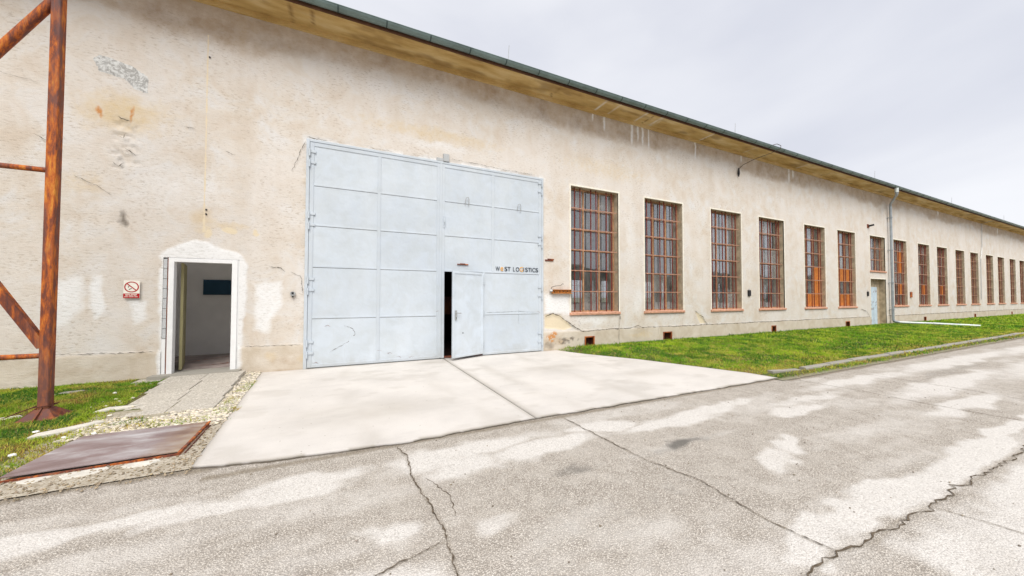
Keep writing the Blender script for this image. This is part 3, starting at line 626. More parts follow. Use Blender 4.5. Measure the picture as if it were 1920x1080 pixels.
# downspout
ds = MB().tube([(24.55, -.745, 6.84), (24.57, -.745, 6.58), (24.62, -.72, 6.52)], .06, 12)
ds.tube([(24.60, -.74, 6.60), (24.72, -.68, 6.50), (25.72, -.16, 6.30), (25.80, -.13, 6.20)], .05, 12).tube([(25.80, -.13, 6.25), (25.80, -.13, .26)], .055, 12)
dso = ds.build('downspout', MT['zinc'], WH, True)
MB().tube([(24.56, -.745, 6.62), (24.56, -.745, 6.83)], .075, 12).build('spout_collar', MT['wpipe'], dso, True)
for z in (5.6, 3.9, 2.2, .8): MB().box(25.73, 25.87, -.2, 0, z, z+.03).build('pipe_clamp', MT['zinc'], dso)
# thin conductor lines down the wall
MB().tube([(41.0, -.6, 6.85), (41.0, -.06, 6.7), (40.95, -.05, 5), (40.6, -.05, 4.2), (40.5, -.05, 1.3)], .018, 6).build('lightning_conductor', MT['galv'], WH)

# ---------------------------------------------------------------- windows
WY = .19
def make_window(z0, detail, rows=6):
    H = TOP-TR-(z0+.07); Wd = WW-2*TR; ox = Wd/2
    f = MB(); t = .045
    f.bev(-ox, -ox+t, WY, WY+.05, 0, H).bev(ox-t, ox, WY, WY+.05, 0, H).bev(-ox+t, ox-t, WY, WY+.05, H-t, H).bev(-ox+t, ox-t, WY, WY+.05, 0, t)
    for c in (-Wd/6, Wd/6): f.bev(c-.024, c+.024, WY-.004, WY+.05, t, H-t)
    for q in range(1, rows): f.bev(-ox+t, ox-t, WY+.004, WY+.046, H*q/rows-.009, H*q/rows+.009, .002)
    w_ = f.build('window', MT['frame'], WH)
    tr = MB().bev(-ox-TR, -ox, -.012, .03, -.0, H+TR).bev(ox, ox+TR, -.012, .03, -.0, H+TR).bev(-ox, ox, -.012, .03, H, H+TR); tr.build('window_trim', MT['trim'], w_)
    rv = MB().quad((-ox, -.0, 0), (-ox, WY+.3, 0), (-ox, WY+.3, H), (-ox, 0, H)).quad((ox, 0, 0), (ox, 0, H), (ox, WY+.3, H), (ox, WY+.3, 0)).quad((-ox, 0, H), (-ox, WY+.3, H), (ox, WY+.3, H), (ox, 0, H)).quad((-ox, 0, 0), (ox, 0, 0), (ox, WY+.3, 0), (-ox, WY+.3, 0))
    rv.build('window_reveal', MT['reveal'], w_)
    s_ = MB().bev(-ox-.05, ox+.045, -.05, .002, -.075, -.003, .01); s_.box(-ox, ox, .002, WY, -.04, .012); s_.build('window_sill', MT['sill'], w_)
    pw = Wd/3; ph = H/rows
    if detail:
        p0 = MB().box(-pw/2+.024, pw/2-.024, WY+.02, WY+.025, -ph/2+.016, ph/2-.016).build('pane', MT['glass'], w_)
        first = True
        for a in range(3):
            for q in range(rows):
                l = ((a-1)*pw, 0, (q+.5)*ph); rr = (rs.uniform(-.004, .004), 0, rs.uniform(-.006, .006))
                if first: p0.location = l; first = False
                else: inst(p0, l, w_, rr)
    else: MB().box(-ox+.02, ox-.02, WY+.02, WY+.025, .02, H-.02).build('pane', MT['glass'], w_)
    by = .09; xb = []
    for a in range(3):
        for k_ in (1, 2): xb.append((a-1)*pw+(k_/3-.5)*pw)
    if detail:
        g0 = MB().tube([(0, by, .0), (0, by, H)], .016, 8).build('grille_bar', MT['bar'], w_, True); g0.location = (xb[0], 0, 0)
        for x in xb[1:]: inst(g0, (x, 0, 0), w_)
        h0 = MB().bev(-ox, ox, by-.020, by-.014, -.012, .012, .002)
        for x in xb: h0.box(x-.022, x+.022, by-.022, by+.016, -.019, .019)
        h0 = h0.build('cross_bar', MT['fbar'], w_); h0.location = (0, 0, ph)
        for q in range(2, rows): inst(h0, (0, 0, ph*q), w_)
    else:
        m = MB()
        for x in xb: m.tube([(x, by, 0), (x, by, H)], .011, 5)
        m.build('grille_bar', MT['bar'], w_)
        m = MB()
        for q in range(1, rows): m.box(-ox, ox, by-.019, by-.012, ph*q-.011, ph*q+.011)
        m.build('cross_bar', MT['fbar'], w_)
    return w_, H, pw, ph
def copy_tree(o, parent=None):
    c = o.copy(); COL.objects.link(c)
    if parent is not None: c.parent = parent
    for ch in list(o.children): copy_tree(ch, c)
    return c
wn_, H_, pw_, ph_ = make_window(SILL, True); wf_, *_r = make_window(SILL, False); wu_, Hu, pu, phu = make_window(2.72, False, 3)
wins = []
for i, x in enumerate(WX):
    if i == 6: wq = wu_; z = 2.72+.07
    elif i < 10: wq = wn_ if i == 0 else copy_tree(wn_, WH); z = SILL+.07
    else: wq = wf_ if i == 10 else copy_tree(wf_, WH); z = SILL+.07
    wq.location = (x+WW/2, 0, z); wins.append(wq)
def wboard(i, a, q, n=1): MB().box(-pw_/2+.02, pw_/2-.02, WY+.008, WY+.018, .01, ph_*n-.01).build('board', MT['board'], wins[i]).location = ((a-1)*pw_, 0, q*ph_)
for a in (0, 1, 2): wboard(5, a, 2)
for i, a, q in ((4, 1, 0), (4, 2, 0), (4, 2, 1), (5, 1, 0), (5, 2, 0), (4, 2, 2)): wboard(i, a, q)
for i in (7, 8, 9):
    for q in range(6):
        if rs.random() < .25: wboard(i, 2, q)

# plinth vents
for i, (a, b) in enumerate(vents):
    m = MB().quad((a, 0, .07), (a, .28, .07), (a, .28, .33), (a, 0, .33)).quad((b, 0, .07), (b, 0, .33), (b, .28, .33), (b, .28, .07)).quad((a, 0, .33), (a, .28, .33), (b, .28, .33), (b, 0, .33)).quad((a, 0, .07), (b, 0, .07), (b, .28, .07), (a, .28, .07)).quad((a, .28, .07), (b, .28, .07), (b, .28, .33), (a, .28, .33))
    v_ = m.build('air_vent', MT['rustd'], WH)
    f = MB().bev(a-.01, a+.03, -.03, .01, .06, .34).bev(b-.03, b+.01, -.03, .01, .06, .34).bev(a+.03, b-.03, -.03, .01, .305, .34).bev(a+.03, b-.03, -.03, .01, .06, .09)
    f.build('vent_frame', MT['rust'], v_)
    g_ = MB()
    for q in range(1, 7): xx = a+(b-a)*q/7; g_.box(xx-.004, xx+.004, .06, .07, .09, .3)
    g_.build('vent_grille', MT['mesh'], v_)
MB().box(6.16, 6.42, -.05, -.015, .0, .055).build('loose_brick', MT['brick'], WH)

# ---------------------------------------------------------------- gate
GY = -.02
gf = MB().bev(-.66, -.60, GY-.01, .12, .0, 4.60, .006).bev(4.75, 4.81, GY-.01, .12, .0, 4.60, .006).bev(-.60, 4.75, GY-.01, .12, 4.545, 4.60, .006)
gf.box(-.60, 4.75, .01, .10, -.01, .035)
gf.build('gate_frame', MT['gateframe'], WH)
ZR = [.06, 1.005, 2.03, 2.86, 3.665, 4.50]
def leaf(x0, x1, mid, cut=None, seedp=0):
    y0 = GY
    m = MB(); b = .075
    m.bev(x0, x0+b, y0-.012, y0+.03, .04, 4.535).bev(x1-b, x1, y0-.012, y0+.03, .04, 4.535).bev(x0+b, x1-b, y0-.012, y0+.03, 4.46, 4.535)
    m.bev(x0+b, (x1-b) if not cut else x0+b+.001, y0-.012, y0+.03, .04, .10) if not cut else m.bev(cut+.06, x1-b, y0-.012, y0+.03, .04, .10)
    zlow = 2.03 if cut else .10
    m.bev(mid-.035, mid+.035, y0-.011, y0+.03, zlow+(.04 if cut else 0), 4.46)
    if cut:
        m.bev(x0+b, x1-b, y0-.011, y0+.03, 2.03, 2.07).bev(cut, cut+.06, y0-.011, y0+.03, .04, 2.03)
    lf = m.build('gate_leaf', MT['gateframe'], WH)
    yb = y0-.001
    def panel(a, b_, z0, z1):
        # slightly dished steel sheet with a dark gap along its lower edge
        nx, nz = 6, 5; Vv = []; ph = rs.uniform(0, 6)
        for i in range(nx):
            for j in range(nz):
                u, v = i/(nx-1), j/(nz-1); d = math.sin(math.pi*u)*math.sin(math.pi*v)
                Vv.append((a+(b_-a)*u, yb+.005*d*math.sin(ph+3*u+2*v), z0+(z1-z0)*v))
        Ff = [(i*nz+j, (i+1)*nz+j, (i+1)*nz+j+1, i*nz+j+1) for i in range(nx-1) for j in range(nz-1)]
        o = MB(); o.v = Vv; o.f = Ff; o.build('sheet_panel', MT['gate'], lf, True)
    cols = [(x0+b, mid-.035), (mid+.035, x1-b)]
    for r_ in range(5):
        z0, z1 = ZR[r_], ZR[r_+1]
        if cut and r_ < 2:
            panel(cut+.06, x1-b, max(z0, .10), z1-.006); 
            if r_: MB().bev(cut+.06, x1-b, y0-.008, y0+.02, z0, z0+.035, .003).build('cross_rail', MT['gate'], lf)
            continue
        for a, b_ in cols:
            panel(a, b_, max(z0, .10), z1-.007)
            if r_ and not (cut and r_ == 2): MB().bev(a, b_, y0-.008, y0+.02, z0+.0, z0+.035, .003).build('cross_rail', MT['gate'], lf)
    MB().box(x0+.03, x1-.03, y0+.022, y0+.028, 2.1 if cut else .06, 4.5).build('shadow_backing', MT['crack'], lf)  # dark sheet behind the panel gaps, colours the shadow lines under the rails
    if cut: MB().box(cut+.03, x1-.03, y0+.022, y0+.028, .06, 2.1).build('shadow_backing', MT['crack'], lf)
    return lf
lfL = leaf(-.595, 2.035, .71); lfR = leaf(2.07, 4.745, 3.36, cut=3.10)
MB().bev(2.028, 2.078, GY-.024, GY-.012, .05, 4.54, .004).build('meeting_strip', MT['gateframe'], lfL)
def hinge(x, z, par, s=1):
    for dz in (0, .22):
        h = MB(); h.tube([(x, GY-.035, z+dz-.07), (x, GY-.035, z+dz+.07)], .018, 10).bev(x if s > 0 else x-.11, x+.11 if s > 0 else x, GY-.027, GY-.011, z+dz+.0, z+dz+.05, .003)
        h.build('hinge', MT['gateframe'], par, True)
for z in (.3, 1.55, 2.85, 4.1): hinge(-.60, z, lfL)
for z in (.25, 1.45, 2.8, 4.2): hinge(4.75, z, lfR, -1)
for x in (2.68, 4.07):
    MB().tube([(x-.045, GY-.02, 3.64), (x-.05, GY-.045, 3.72), (x-.03, GY-.05, 3.80), (x+.02, GY-.05, 3.82), (x+.045, GY-.045, 3.76), (x+.04, GY-.03, 3.66), (x+.03, GY-.02, 3.62)], .008, 6).build('hook', MT['galv'], lfR, True)
MB().bev(2.45, 2.72, GY-.03, GY-.004, 2.20, 2.222, .003).bev(2.52, 2.64, GY-.035, GY-.004, 2.212, 2.235, .003).build('keeper_plate', MT['rust'], lfR)
MB().bev(2.115, 2.14, GY-.03, GY-.01, 3.05, 3.32, .003).tube([(2.13, GY-.03, 3.12), (2.13, GY-.06, 3.18), (2.13, GY-.03, 3.26)], .012, 6).build('latch', MT['gateframe'], lfR)
MB().bev(2.10, 2.24, GY-.03, .03, 4.60, 4.78, .006).bev(1.95, 2.12, GY-.012, .03, 4.60, 4.67, .004).build('guide_bracket', MT['galv'], WH)
ribbon('scratch', [(.05, .86), (.22, .78), (.28, .66), (.1, .5), (-.1, .38), (-.2, .3)], .008, MT['crackw'], lambda x, z: (x, GY-.0045, z), lfL, jag=.01, seed=9)
ribbon('scratch', [(4.08, 1.16), (4.08, .75)], .008, MT['zinc'], lambda x, z: (x, GY-.0045, z), lfR, jag=.003, seed=10)
ribbon('scratch', [(3.2, 1.06), (4.1, 1.075), (4.6, 1.04)], .009, MT['zinc'], lambda x, z: (x, GY-.0045, z), lfR, jag=.003, seed=11)
for i, (a, z) in enumerate(((-.5, .12), (-.3, .85), (.9, .22), (1.1, .13), (.7, .3), (1.35, .11), (1.95, 1.1), (4.6, 1.04))): ribbon('scratch', [(a, z), (a+.06, z+.015), (a+.1, z-.02)], .013, MT['rustd'], lambda x, z: (x, GY-.0135, z), lfL if a < 2 else lfR, jag=.01, seed=20+i)
# wicket door, ajar
wk = MB(); WWd, WZ0, WZ1 = .93, .075, 2.02
wk.box(-WWd, 0, -.006, .006, WZ0, WZ1).bev(-WWd, -WWd+.05, -.02, .02, WZ0, WZ1).bev(-.05, 0, -.02, .02, WZ0, WZ1).bev(-WWd+.05, -.05, -.02, .02, WZ1-.05, WZ1).bev(-WWd+.05, -.05, -.02, .02, WZ0, WZ0+.05)
wko = wk.build('wicket_door', MT['wicket'], WH); wko.location = (3.095, GY-.03, 0); wko.rotation_euler = (0, 0, R_(22))
MB().bev(-WWd+.06, -WWd+.11, -.03, -.018, .92, 1.14, .003).tube([(-WWd+.085, -.02, 1.08), (-WWd+.085, -.06, 1.08), (-WWd+.20, -.065, 1.075)], .011, 8).build('door_handle', MT['galv'], wko, True)
MB().tube([(-WWd+.085, -.032, .97), (-WWd+.085, -.02, .97)], .014, 10).build('lock', MT['black'], wko, True)
MB().tube([(-WWd+.3, -.011, .62), (-WWd+.3, -.004, .62)], .014, 8).build('hole', MT['black'], wko)
for z in (.3, 1.05, 1.8): MB().tube([(.012, -.02, z-.05), (.012, -.02, z+.05)], .011, 8).build('hinge', MT['gateframe'], wko, True)
MB().box(2.14, 3.1, -.015, .04, .035, .07).build('wicket_threshold', MT['rustd'], WH)
# added dark screen behind the gate, keeps hall light out of the wicket
MB().quad((-.9, .13, 0), (-.9, 3, 0), (-.9, 3, 4.9), (-.9, .13, 4.9)).quad((5.3, .13, 0), (5.3, .13, 4.9), (5.3, 3, 4.9), (5.3, 3, 0)).quad((-.9, 3, 0), (5.3, 3, 0), (5.3, 3, 4.9), (-.9, 3, 4.9)).quad((-.9, .05, 4.9), (-.9, 3, 4.9), (5.3, 3, 4.9), (5.3, .05, 4.9)).quad((-.9, .1, .012), (5.3, .1, .012), (5.3, 3, .012), (-.9, 3, .012)).build('light_screen', MT['darkscreen'], WH)
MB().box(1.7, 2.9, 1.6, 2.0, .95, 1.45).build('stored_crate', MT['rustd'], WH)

# lettering on the gate
def text_mesh(ch, size, m, loc, par, sx=1.0, name='lettering', bold=.0):
    cu = bpy.data.curves.new(name, 'FONT'); cu.body = ch; cu.size = size; cu.extrude = .0015; cu.offset = bold
    t = bpy.data.objects.new(name, cu); COL.objects.link(t); dg = bpy.context.evaluated_depsgraph_get(); dg.update()
    me = bpy.data.meshes.new_from_object(t.evaluated_get(dg)); bpy.data.objects.remove(t); me.materials.clear(); me.materials.append(m)
    o = bpy.data.objects.new(name, me); COL.objects.link(o); o.parent = par; o.rotation_euler = (R_(90), 0, 0); o.scale = (sx, 1, 1); o.location = loc; return o
pos = {0: 95, 1: 175, 2: 243, 3: 293, 5: 385, 6: 430, 7: 495, 8: 557, 9: 585, 10: 632, 11: 680, 12: 702, 13: 757}; wid = {0: 70, 1: 60, 2: 48, 3: 50, 5: 30, 6: 58, 7: 55, 8: 12, 9: 43, 10: 45, 11: 10, 12: 50, 13: 48}
def pxx(v): return 3.43+(v-95)/710*1.22*(1+.06*((v-95)/710-1))
for i, ch in enumerate('WeST LOGISTICS'):
    if ch == ' ': continue
    o = text_mesh(ch, .155, MT['orange'] if i in (1, 7) else MT['ink'], (0, GY-.018, 2.092), lfR, bold=.0006)
    if i in (1,): o.scale = (1, 1.32, 1)
    if i == 7: o.scale = (1, 1.1, 1)
    bb = [v.co.x for v in o.data.vertices]; w0 = max(bb)-min(bb); sc = (pxx(pos[i]+wid[i])-pxx(pos[i]))/w0
    sc = min(sc, 1.25) if ch != 'I' else 1; o.scale = (sc, o.scale[1], 1); o.location.x = pxx(pos[i])-min(bb)*sc; o.name = 'letter'

# ---------------------------------------------------------------- small door and its room
fr = MB().bev(-2.69, -2.615, -.02, .10, .10, 2.11, .004).bev(-1.81, -1.725, -.02, .10, .10, 2.11, .004).bev(-2.615, -1.81, -.02, .10, 2.045, 2.11, .004)
fro = fr.build('door_frame', MT['wpaint'], WH)
MB().box(-2.705, -2.692, -.004, .1, .05, 2.12).build('frame_gap', MT['rustd'], WH)
for q in range(8): MB().bev(-2.758, -2.708, -.006, .06, .72+q*.172, .72+q*.172+.166, .003).build('aerated_block', MT['block'], WH)
MB().box(-2.758, -2.708, -.012, .06, .0, .712).build('mortar_patch', MT['wpaint'], WH)
MB().box(-2.76, -1.70, .0, .38, -.02, .10).build('threshold', MT['kerbc'], WH)
MB().box(-1.725, -1.70, .0, .1, .1, 2.12).box(-2.76, -1.7, .0, .1, 2.112, 2.121).build('mortar_patch', MT['wpaint'], WH)
rx0, rx1, ry0, ry1, rz0, rz1 = -3.28, -1.05, .38, 2.35, .10, 6.6
rm = MB().quad((rx0, ry0, rz0), (rx0, ry1, rz0), (rx0, ry1, rz1), (rx0, ry0, rz1)).quad((rx0, ry1, rz0), (rx1, ry1, rz0), (rx1, ry1, rz1), (rx0, ry1, rz1))
rm.quad((rx0, ry0, rz0), (rx0, ry0, rz1), (-2.76, ry0, rz1), (-2.76, ry0, rz0)).quad((-1.70, ry0, rz0), (-1.70, ry0, rz1), (rx1, ry0, rz1), (rx1, ry0, rz0)).quad((-2.76, ry0, 2.12), (-2.76, ry0, rz1), (-1.7, ry0, rz1), (-1.7, ry0, 2.12))
rm.quad((-2.76, .1, 2.12), (-2.76, ry0, 2.12), (-1.7, ry0, 2.12), (-1.7, .1, 2.12)).quad((-2.76, .1, .1), (-2.76, ry0, .1), (-2.76, ry0, 2.12), (-2.76, .1, 2.12)).quad((-1.7, .1, .1), (-1.7, .1, 2.12), (-1.7, ry0, 2.12), (-1.7, ry0, .1))
# right wall; walls rise as an added open-topped shaft to light the room
rm.quad((rx1, ry0, rz0), (rx1, ry0, rz1), (rx1, ry1, rz1), (rx1, ry1, rz0))
rm.build('room_wall', MT['inwall'], WH)
fl = MB().box(rx0, rx1, .385, ry1, .06, .104).build('room_floor', MT['floor_boards'], WH)
for i, (a, b) in enumerate((((-2.9, 1.2), (-1.9, 2.2)), ((-2.3, .7), (-1.4, 1.5)), ((-2.5, .75), (-1.7, .80)))): ribbon('floor_seam', [a, b], .03, MT['rust'], lambda x, y: (x, y, .109), fl, jag=.01, seed=60+i)
dl = MB().bev(0, .84, -.02, .02, 0, 1.93, .004).build('inner_door_leaf', MT['olive'], WH); dl.location = (-2.60, .30, .12); dl.rotation_euler = (0, 0, R_(104))
bo = MB().bev(-2.86, -2.35, ry1-.03, ry1-.001, 1.48, 1.83, .006).build('notice_board', MT['boardblue']); tag(bo, 'dark blue blank board on the wall inside the small open doorway', 'board')
# second door under the short window
d2 = DOOR2
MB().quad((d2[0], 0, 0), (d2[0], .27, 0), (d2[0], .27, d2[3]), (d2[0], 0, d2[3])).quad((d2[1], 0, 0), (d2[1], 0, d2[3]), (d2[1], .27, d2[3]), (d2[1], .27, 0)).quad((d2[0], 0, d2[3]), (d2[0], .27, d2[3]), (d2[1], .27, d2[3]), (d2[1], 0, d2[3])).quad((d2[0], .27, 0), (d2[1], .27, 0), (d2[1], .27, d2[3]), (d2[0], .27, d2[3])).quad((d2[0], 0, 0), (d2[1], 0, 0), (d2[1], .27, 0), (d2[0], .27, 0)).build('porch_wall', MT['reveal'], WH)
MB().bev(d2[0]-.03, d2[1]+.03, -.012, .02, d2[3]-.045, d2[3], .003).bev(d2[0]-.03, d2[0], -.012, .02, 0, d2[3]-.045, .003).bev(d2[1], d2[1]+.03, -.012, .02, .0, d2[3]-.045, .003).build('door_trim', MT['trim'], WH)
bd = MB().bev(24.2, 25.08, .225, .262, .03, 1.98, .006).build('side_door', MT['blue'], WH)
for i in range(16):
    a = 24.3+rs.random()*.65; z = rs.choice((.2, .3, .35, .8, 1.0, 1.1, 1.15, 1.4, 1.7)); ribbon('paint_flake', [(a, z), (a+.05, z+.06), (a+.08, z+.12)], .06, MT['rustd'], lambda x, z_: (x, .221, z_), bd, jag=.03, seed=80+i)

# ---------------------------------------------------------------- hall behind the windows
hy = 18.2
MB().quad((-14, .5, -.01), (68, .5, -.01), (68, hy, -.01), (-14, hy, -.01)).build('hall_floor', MT['hallfloor'], WH)
pb = MB(); px = 3.0; bw = []
while px < 66: bw.append(px); px += 3.0
prev = -14
for x in bw: pb.box(prev, x, hy, hy+.35, .9, 3.0); prev = x+2.03
pb.box(prev, 68, hy, hy+.35, .9, 3.0).box(-14, 68, hy, hy+.35, -.02, .9).box(-14, 68, hy, hy+.35, 3.0, 7.0)
pb.quad((68, 0, 0), (68, hy, 0), (68, hy, 7.5), (68, 0, 7.5)).quad((5.35, .2, 0), (5.35, hy, 0), (5.35, hy, 7.6), (5.35, .2, 7.6)).quad((-14, 0, 0), (-14, 0, 7.5), (-14, hy, 7.5), (-14, hy, 0))
pb.build('hall_wall', MT['hall'], WH)
b0 = MB()
for q in range(4): b0.box(.02+q*.47, .05+q*.47, 0, .05, 0, 2.1)
for q in range(5): b0.box(0, 1.5, .002, .048, .0+q*.515, .03+q*.515)
b0 = b0.build('back_window', MT['frame'], WH); p0 = MB().box(.02, 1.48, .02, .025, .02, 2.08).build('pane', MT['milky'], b0)
for i, x in enumerate(bw):
    o = b0 if i == 0 else copy_tree(b0, WH); o.location = (x, hy+.1, .9); o.scale = (1.35, 1, 1)
cm = MB().box(-.18, .18, -.18, .18, 0, 7.0).build('hall_column', MT['hall'], WH); cm.location = (8, 9, 0)
for x in (14, 20, 26, 32, 38, 44, 50, 56): inst(cm, (x, 9, 0), WH)
sh = MB(); sh.v = [(5.85, .55, .98), (6.25, .50, 1.02), (6.10, .62, 1.55), (5.90, .66, 1.3)]; sh.f = [(0, 1, 2), (0, 2, 3)]
sh.v += [(x, y+.01, z) for x, y, z in sh.v]; sh.f += [(6, 5, 4), (7, 6, 4), (0, 4, 5, 1), (1, 5, 6, 2), (2, 6, 7, 3), (3, 7, 4, 0)]
tag(sh.build('paper_sheet', MT['paper']), 'white folded sheet leaning behind the lower left panes of the window nearest the gate', 'paper sheet')
tb = MB().box(5.6, 7.6, .5, 1.0, .88, .95).box(5.65, 5.7, .55, .95, 0, .88).box(7.5, 7.55, .55, .95, 0, .88)
tag(tb.build('workbench', MT['hall']), 'dim grey bench inside the hall behind the first barred window', 'bench')

# ================================================================ THINGS ON THE WALL
sg = empty('sign', (-3.14, -.03, 1.56)); tag(sg, 'no smoking sign with red ring and red strip on the wall beside the small door', 'sign')
MB().bev(-.10, .10, -.004, .008, -.145, .145, .002).build('sign_plate', MT['signw'], sg)
MB().box(-.10, .10, -.0055, -.004, -.145, -.068).build('red_strip', MT['red'], sg)
rg = MB(); n = 40
for i in range(n):
    a0, a1 = 2*math.pi*i/n, 2*math.pi*(i+1)/n; rg.quad(*[(math.cos(a)*q, -.0065, .040+math.sin(a)*q) for a, q in ((a0, .090), (a1, .090), (a1, .075), (a0, .075))][::-1])
rg.quad((-.060, -.0068, .088), (-.050, -.0068, .098), (.060, -.0068, -.008), (.050, -.0068, -.018)); rg.build('prohibition_ring', MT['red'], sg)
MB().quad((-.035, -.0062, .0), (.0, -.0062, .022), (.004, -.0062, .014), (-.031, -.0062, -.008)).quad((-.045, -.0062, .03), (-.037, -.0062, .055), (-.03, -.0062, .052), (-.038, -.0062, .028)).quad((-.038, -.0062, .055), (-.015, -.0062, .066), (-.012, -.0062, .060), (-.03, -.0062, .05)).build('cigarette_symbol', MT['black'], sg)
tl = MB()
for z, ws in ((-.082, (.06, .075)), (-.098, (.03, .05, .035)), (-.122, (.045, .06, .04))):
    x = -(sum(ws)+.01*len(ws))/2
    for w_ in ws: tl.quad((x, -.0062, z-.005), (x+w_, -.0062, z-.005), (x+w_, -.0062, z+.003), (x, -.0062, z+.003)); x += w_+.01
tl.build('print', MT['signw'], sg)

eb = empty('socket_box', (-.85, -.02, 1.5)); tag(eb, 'small round grey bell push on the wall beside the left gate hinge side', 'bell push')
MB().tube([(0, .01, .0), (0, -.035, .0)], .045, 16).build('housing', MT['galv'], eb, True)
MB().box(-.018, .018, -.045, -.034, -.01, .03).build('button', MT['black'], eb); MB().box(-.012, .012, -.03, 0, -.07, -.04).build('gland', MT['black'], eb)

bk = empty('gate_stop', (5.36, 0, 1.59)); tag(bk, 'rusty orange perforated steel bracket between the gate and the first barred window', 'bracket')
MB().bev(-.30, .34, -.10, -.02, -.055, -.045, .002).bev(-.30, .34, -.035, -.02, -.045, .045, .003).bev(-.30, .34, -.10, -.02, .045, .055, .002).build('channel', MT['orust'], bk)
hb = MB()
for x in (-.22, -.05, .08, .2): hb.tube([(x, -.042, .01*((x > 0)*2-1)), (x, -.034, .01*((x > 0)*2-1))], .016, 8)
hb.build('bolt_hole', MT['black'], bk)
MB().tube([(-.36, -.04, .02), (-.30, -.07, .02)], .035, 10).build('lamp_socket', MT['galv'], bk, True)
MB().tube([(-.34, -.05, .04), (-.33, -.09, .12), (-.2, -.10, .15), (-.05, -.08, .16), (.03, -.06, .21), (.07, -.05, .20)], .006, 6).build('wire', MT['black'], bk, True)
hol = MB().bev(4.87, 5.12, -.02, .03, 2.40, 2.44, .004).bev(4.95, 5.14, -.035, .03, 2.44, 2.465, .004).build('wall_cleat', MT['rustd'])
tag(hol, 'small rusty broken cleat stuck in the wall at the right edge of the gate', 'cleat')
def wbox(x, z, w_, h, lab, m=MT['black']):
    e = empty('junction_box', (x, 0, z)); tag(e, lab, 'junction box')
    MB().bev(-w_/2, w_/2, -.05, .01, -h/2, h/2, .006).build('housing', m, e); MB().tube([(0, -.025, h/2), (0, -.025, h/2+.05)], .012, 6).build('cable_gland', MT['galv'], e)
wbox(13.75, 1.60, .15, .22, 'small black box on the wall between the third and fourth barred windows'); wbox(28.55, 1.60, .2, .3, 'small rusty box on the wall just right of the downspout and its nearest window', MT['rust'])
wbox(23.35, 1.62, .12, .22, 'small black box on the wall left of the blue side door')
lb = empty('lamp_bracket', (23.56, 0, 4.99)); tag(lb, 'short black lamp bracket sticking out above the short window over the side door', 'lamp bracket')
MB().box(-.09, .09, -.03, .01, -.09, .09).build('wall_plate', MT['rustd'], lb); MB().tube([(0, -.02, 0), (.05, -.22, .04)], .045, 8).build('arm', MT['black'], lb, True)
cb = empty('hanging_cable', (14.2, -.75, 6.9)); tag(cb, 'thin dark cable looped over the gutter and hanging down the wall with a plug', 'cable')
def cp(x, y, z): return (x-14.2, y+.75, z-6.9)
MB().tube([cp(14.05, -.70, 6.98), cp(14.25, -.78, 7.04), cp(14.38, -.84, 6.98), cp(14.36, -.84, 6.86), cp(14.1, -.66, 6.72), cp(13.7, -.3, 6.55), cp(13.35, -.1, 6.35), cp(13.2, -.05, 6.2), cp(13.18, -.05, 6.02)], .011, 6).build('wire', MT['crackw'], cb, True)
MB().tube([cp(13.18, -.05, 6.22), cp(13.17, -.05, 6.02), cp(13.17, -.05, 5.9)], [.02, .04, .015], 8).build('plug', MT['black'], cb, True)

# drain pipe lying on the grass
dp = MB().tube([(25.80, -.14, .26), (25.83, -.16, .20), (25.92, -.26, .17)], .062, 12)
dpt = empty('drain_pipe', (26.8, -1.3, .1)); tag(dpt, 'pale grey drain pipe lying on the grass, leading off from the foot of the downspout', 'pipe')
dpt2 = MB(); dpt2.tube([(-.88, 1.04, .07), (.1, -.05, .035), (1.0, -1.2, -.02)], .055, 14).build('pipe_run', MT['wpipe'], dpt, True)
MB().tube([(-1.0, 1.16, .16), (-.97, 1.13, .11), (-.85, 1.0, .07)], .064, 14).build('elbow', MT['zinc'], dpt, True)
MB().tube([(-.02, .07, .041), (.06, -.0, .037)], .062, 14).build('joint_sleeve', MT['wpipe'], dpt, True)

# ================================================================ RUSTY TRESTLE
TX, TY = -3.08, -1.99
ts = empty('steel_trestle', (TX, TY, 0)); tag(ts, 'rusty steel lattice trestle of posts and braces standing in the grass at left', 'trestle')
def post(px):
    p_ = MB().bev(px-.043, px+.043, -.05, .05, .0, 7.6, .006).build('post', MT['rust'], ts)
    g_ = MB()
    for sx, sy in ((1, 0), (-1, 0), (0, 1), (0, -1)):
        a = [(.0, .17), (.16, .03), (.16, 0), (0, 0)]; pts = []
        for t_ in (-.006, .006):
            for u, z in a: u2 = u+.043; pts.append((px+sx*u2+abs(sy)*t_, sy*u2+abs(sx)*t_, z+.01))
        n = len(g_.v); g_.v += pts; g_.f += [(n, n+1, n+2, n+3), (n+7, n+6, n+5, n+4)]+[(n+i, n+4+i, n+4+(i+1) % 4, n+(i+1) % 4) for i in range(4)]
    n = len(g_.v)
    for r_, z in ((.17, .012), (.165, .03), (.055, .15)):
        for sx, sy in ((-1, -1), (1, -1), (1, 1), (-1, 1)): g_.v.append((px+sx*r_, sy*r_, z))
    for q in range(2):
        for i in range(4): g_.f.append((n+q*4+i, n+q*4+(i+1) % 4, n+q*4+4+(i+1) % 4, n+q*4+4+i))
    g_.build('base_plate', MT['rustd'], ts); return p_
post(0); post(-1.15)
def brace(n_, a, b, r_): MB().tube([a, b], r_, 14).build(n_, MT['rust'], ts, True)
brace('cross_tube', (-.04, 0, .755), (-1.10, 0, .755), .030); brace('cross_tube', (-.05, 0, 2.925), (-1.10, 0, 2.925), .030); brace('cross_tube', (-.05, 0, 5.1), (-1.10, 0, 5.1), .030)
def sq(a, b): MB().bar(a, b, .085, .075, (0, 1, 0)).build('diagonal_brace', MT['rust'], ts)
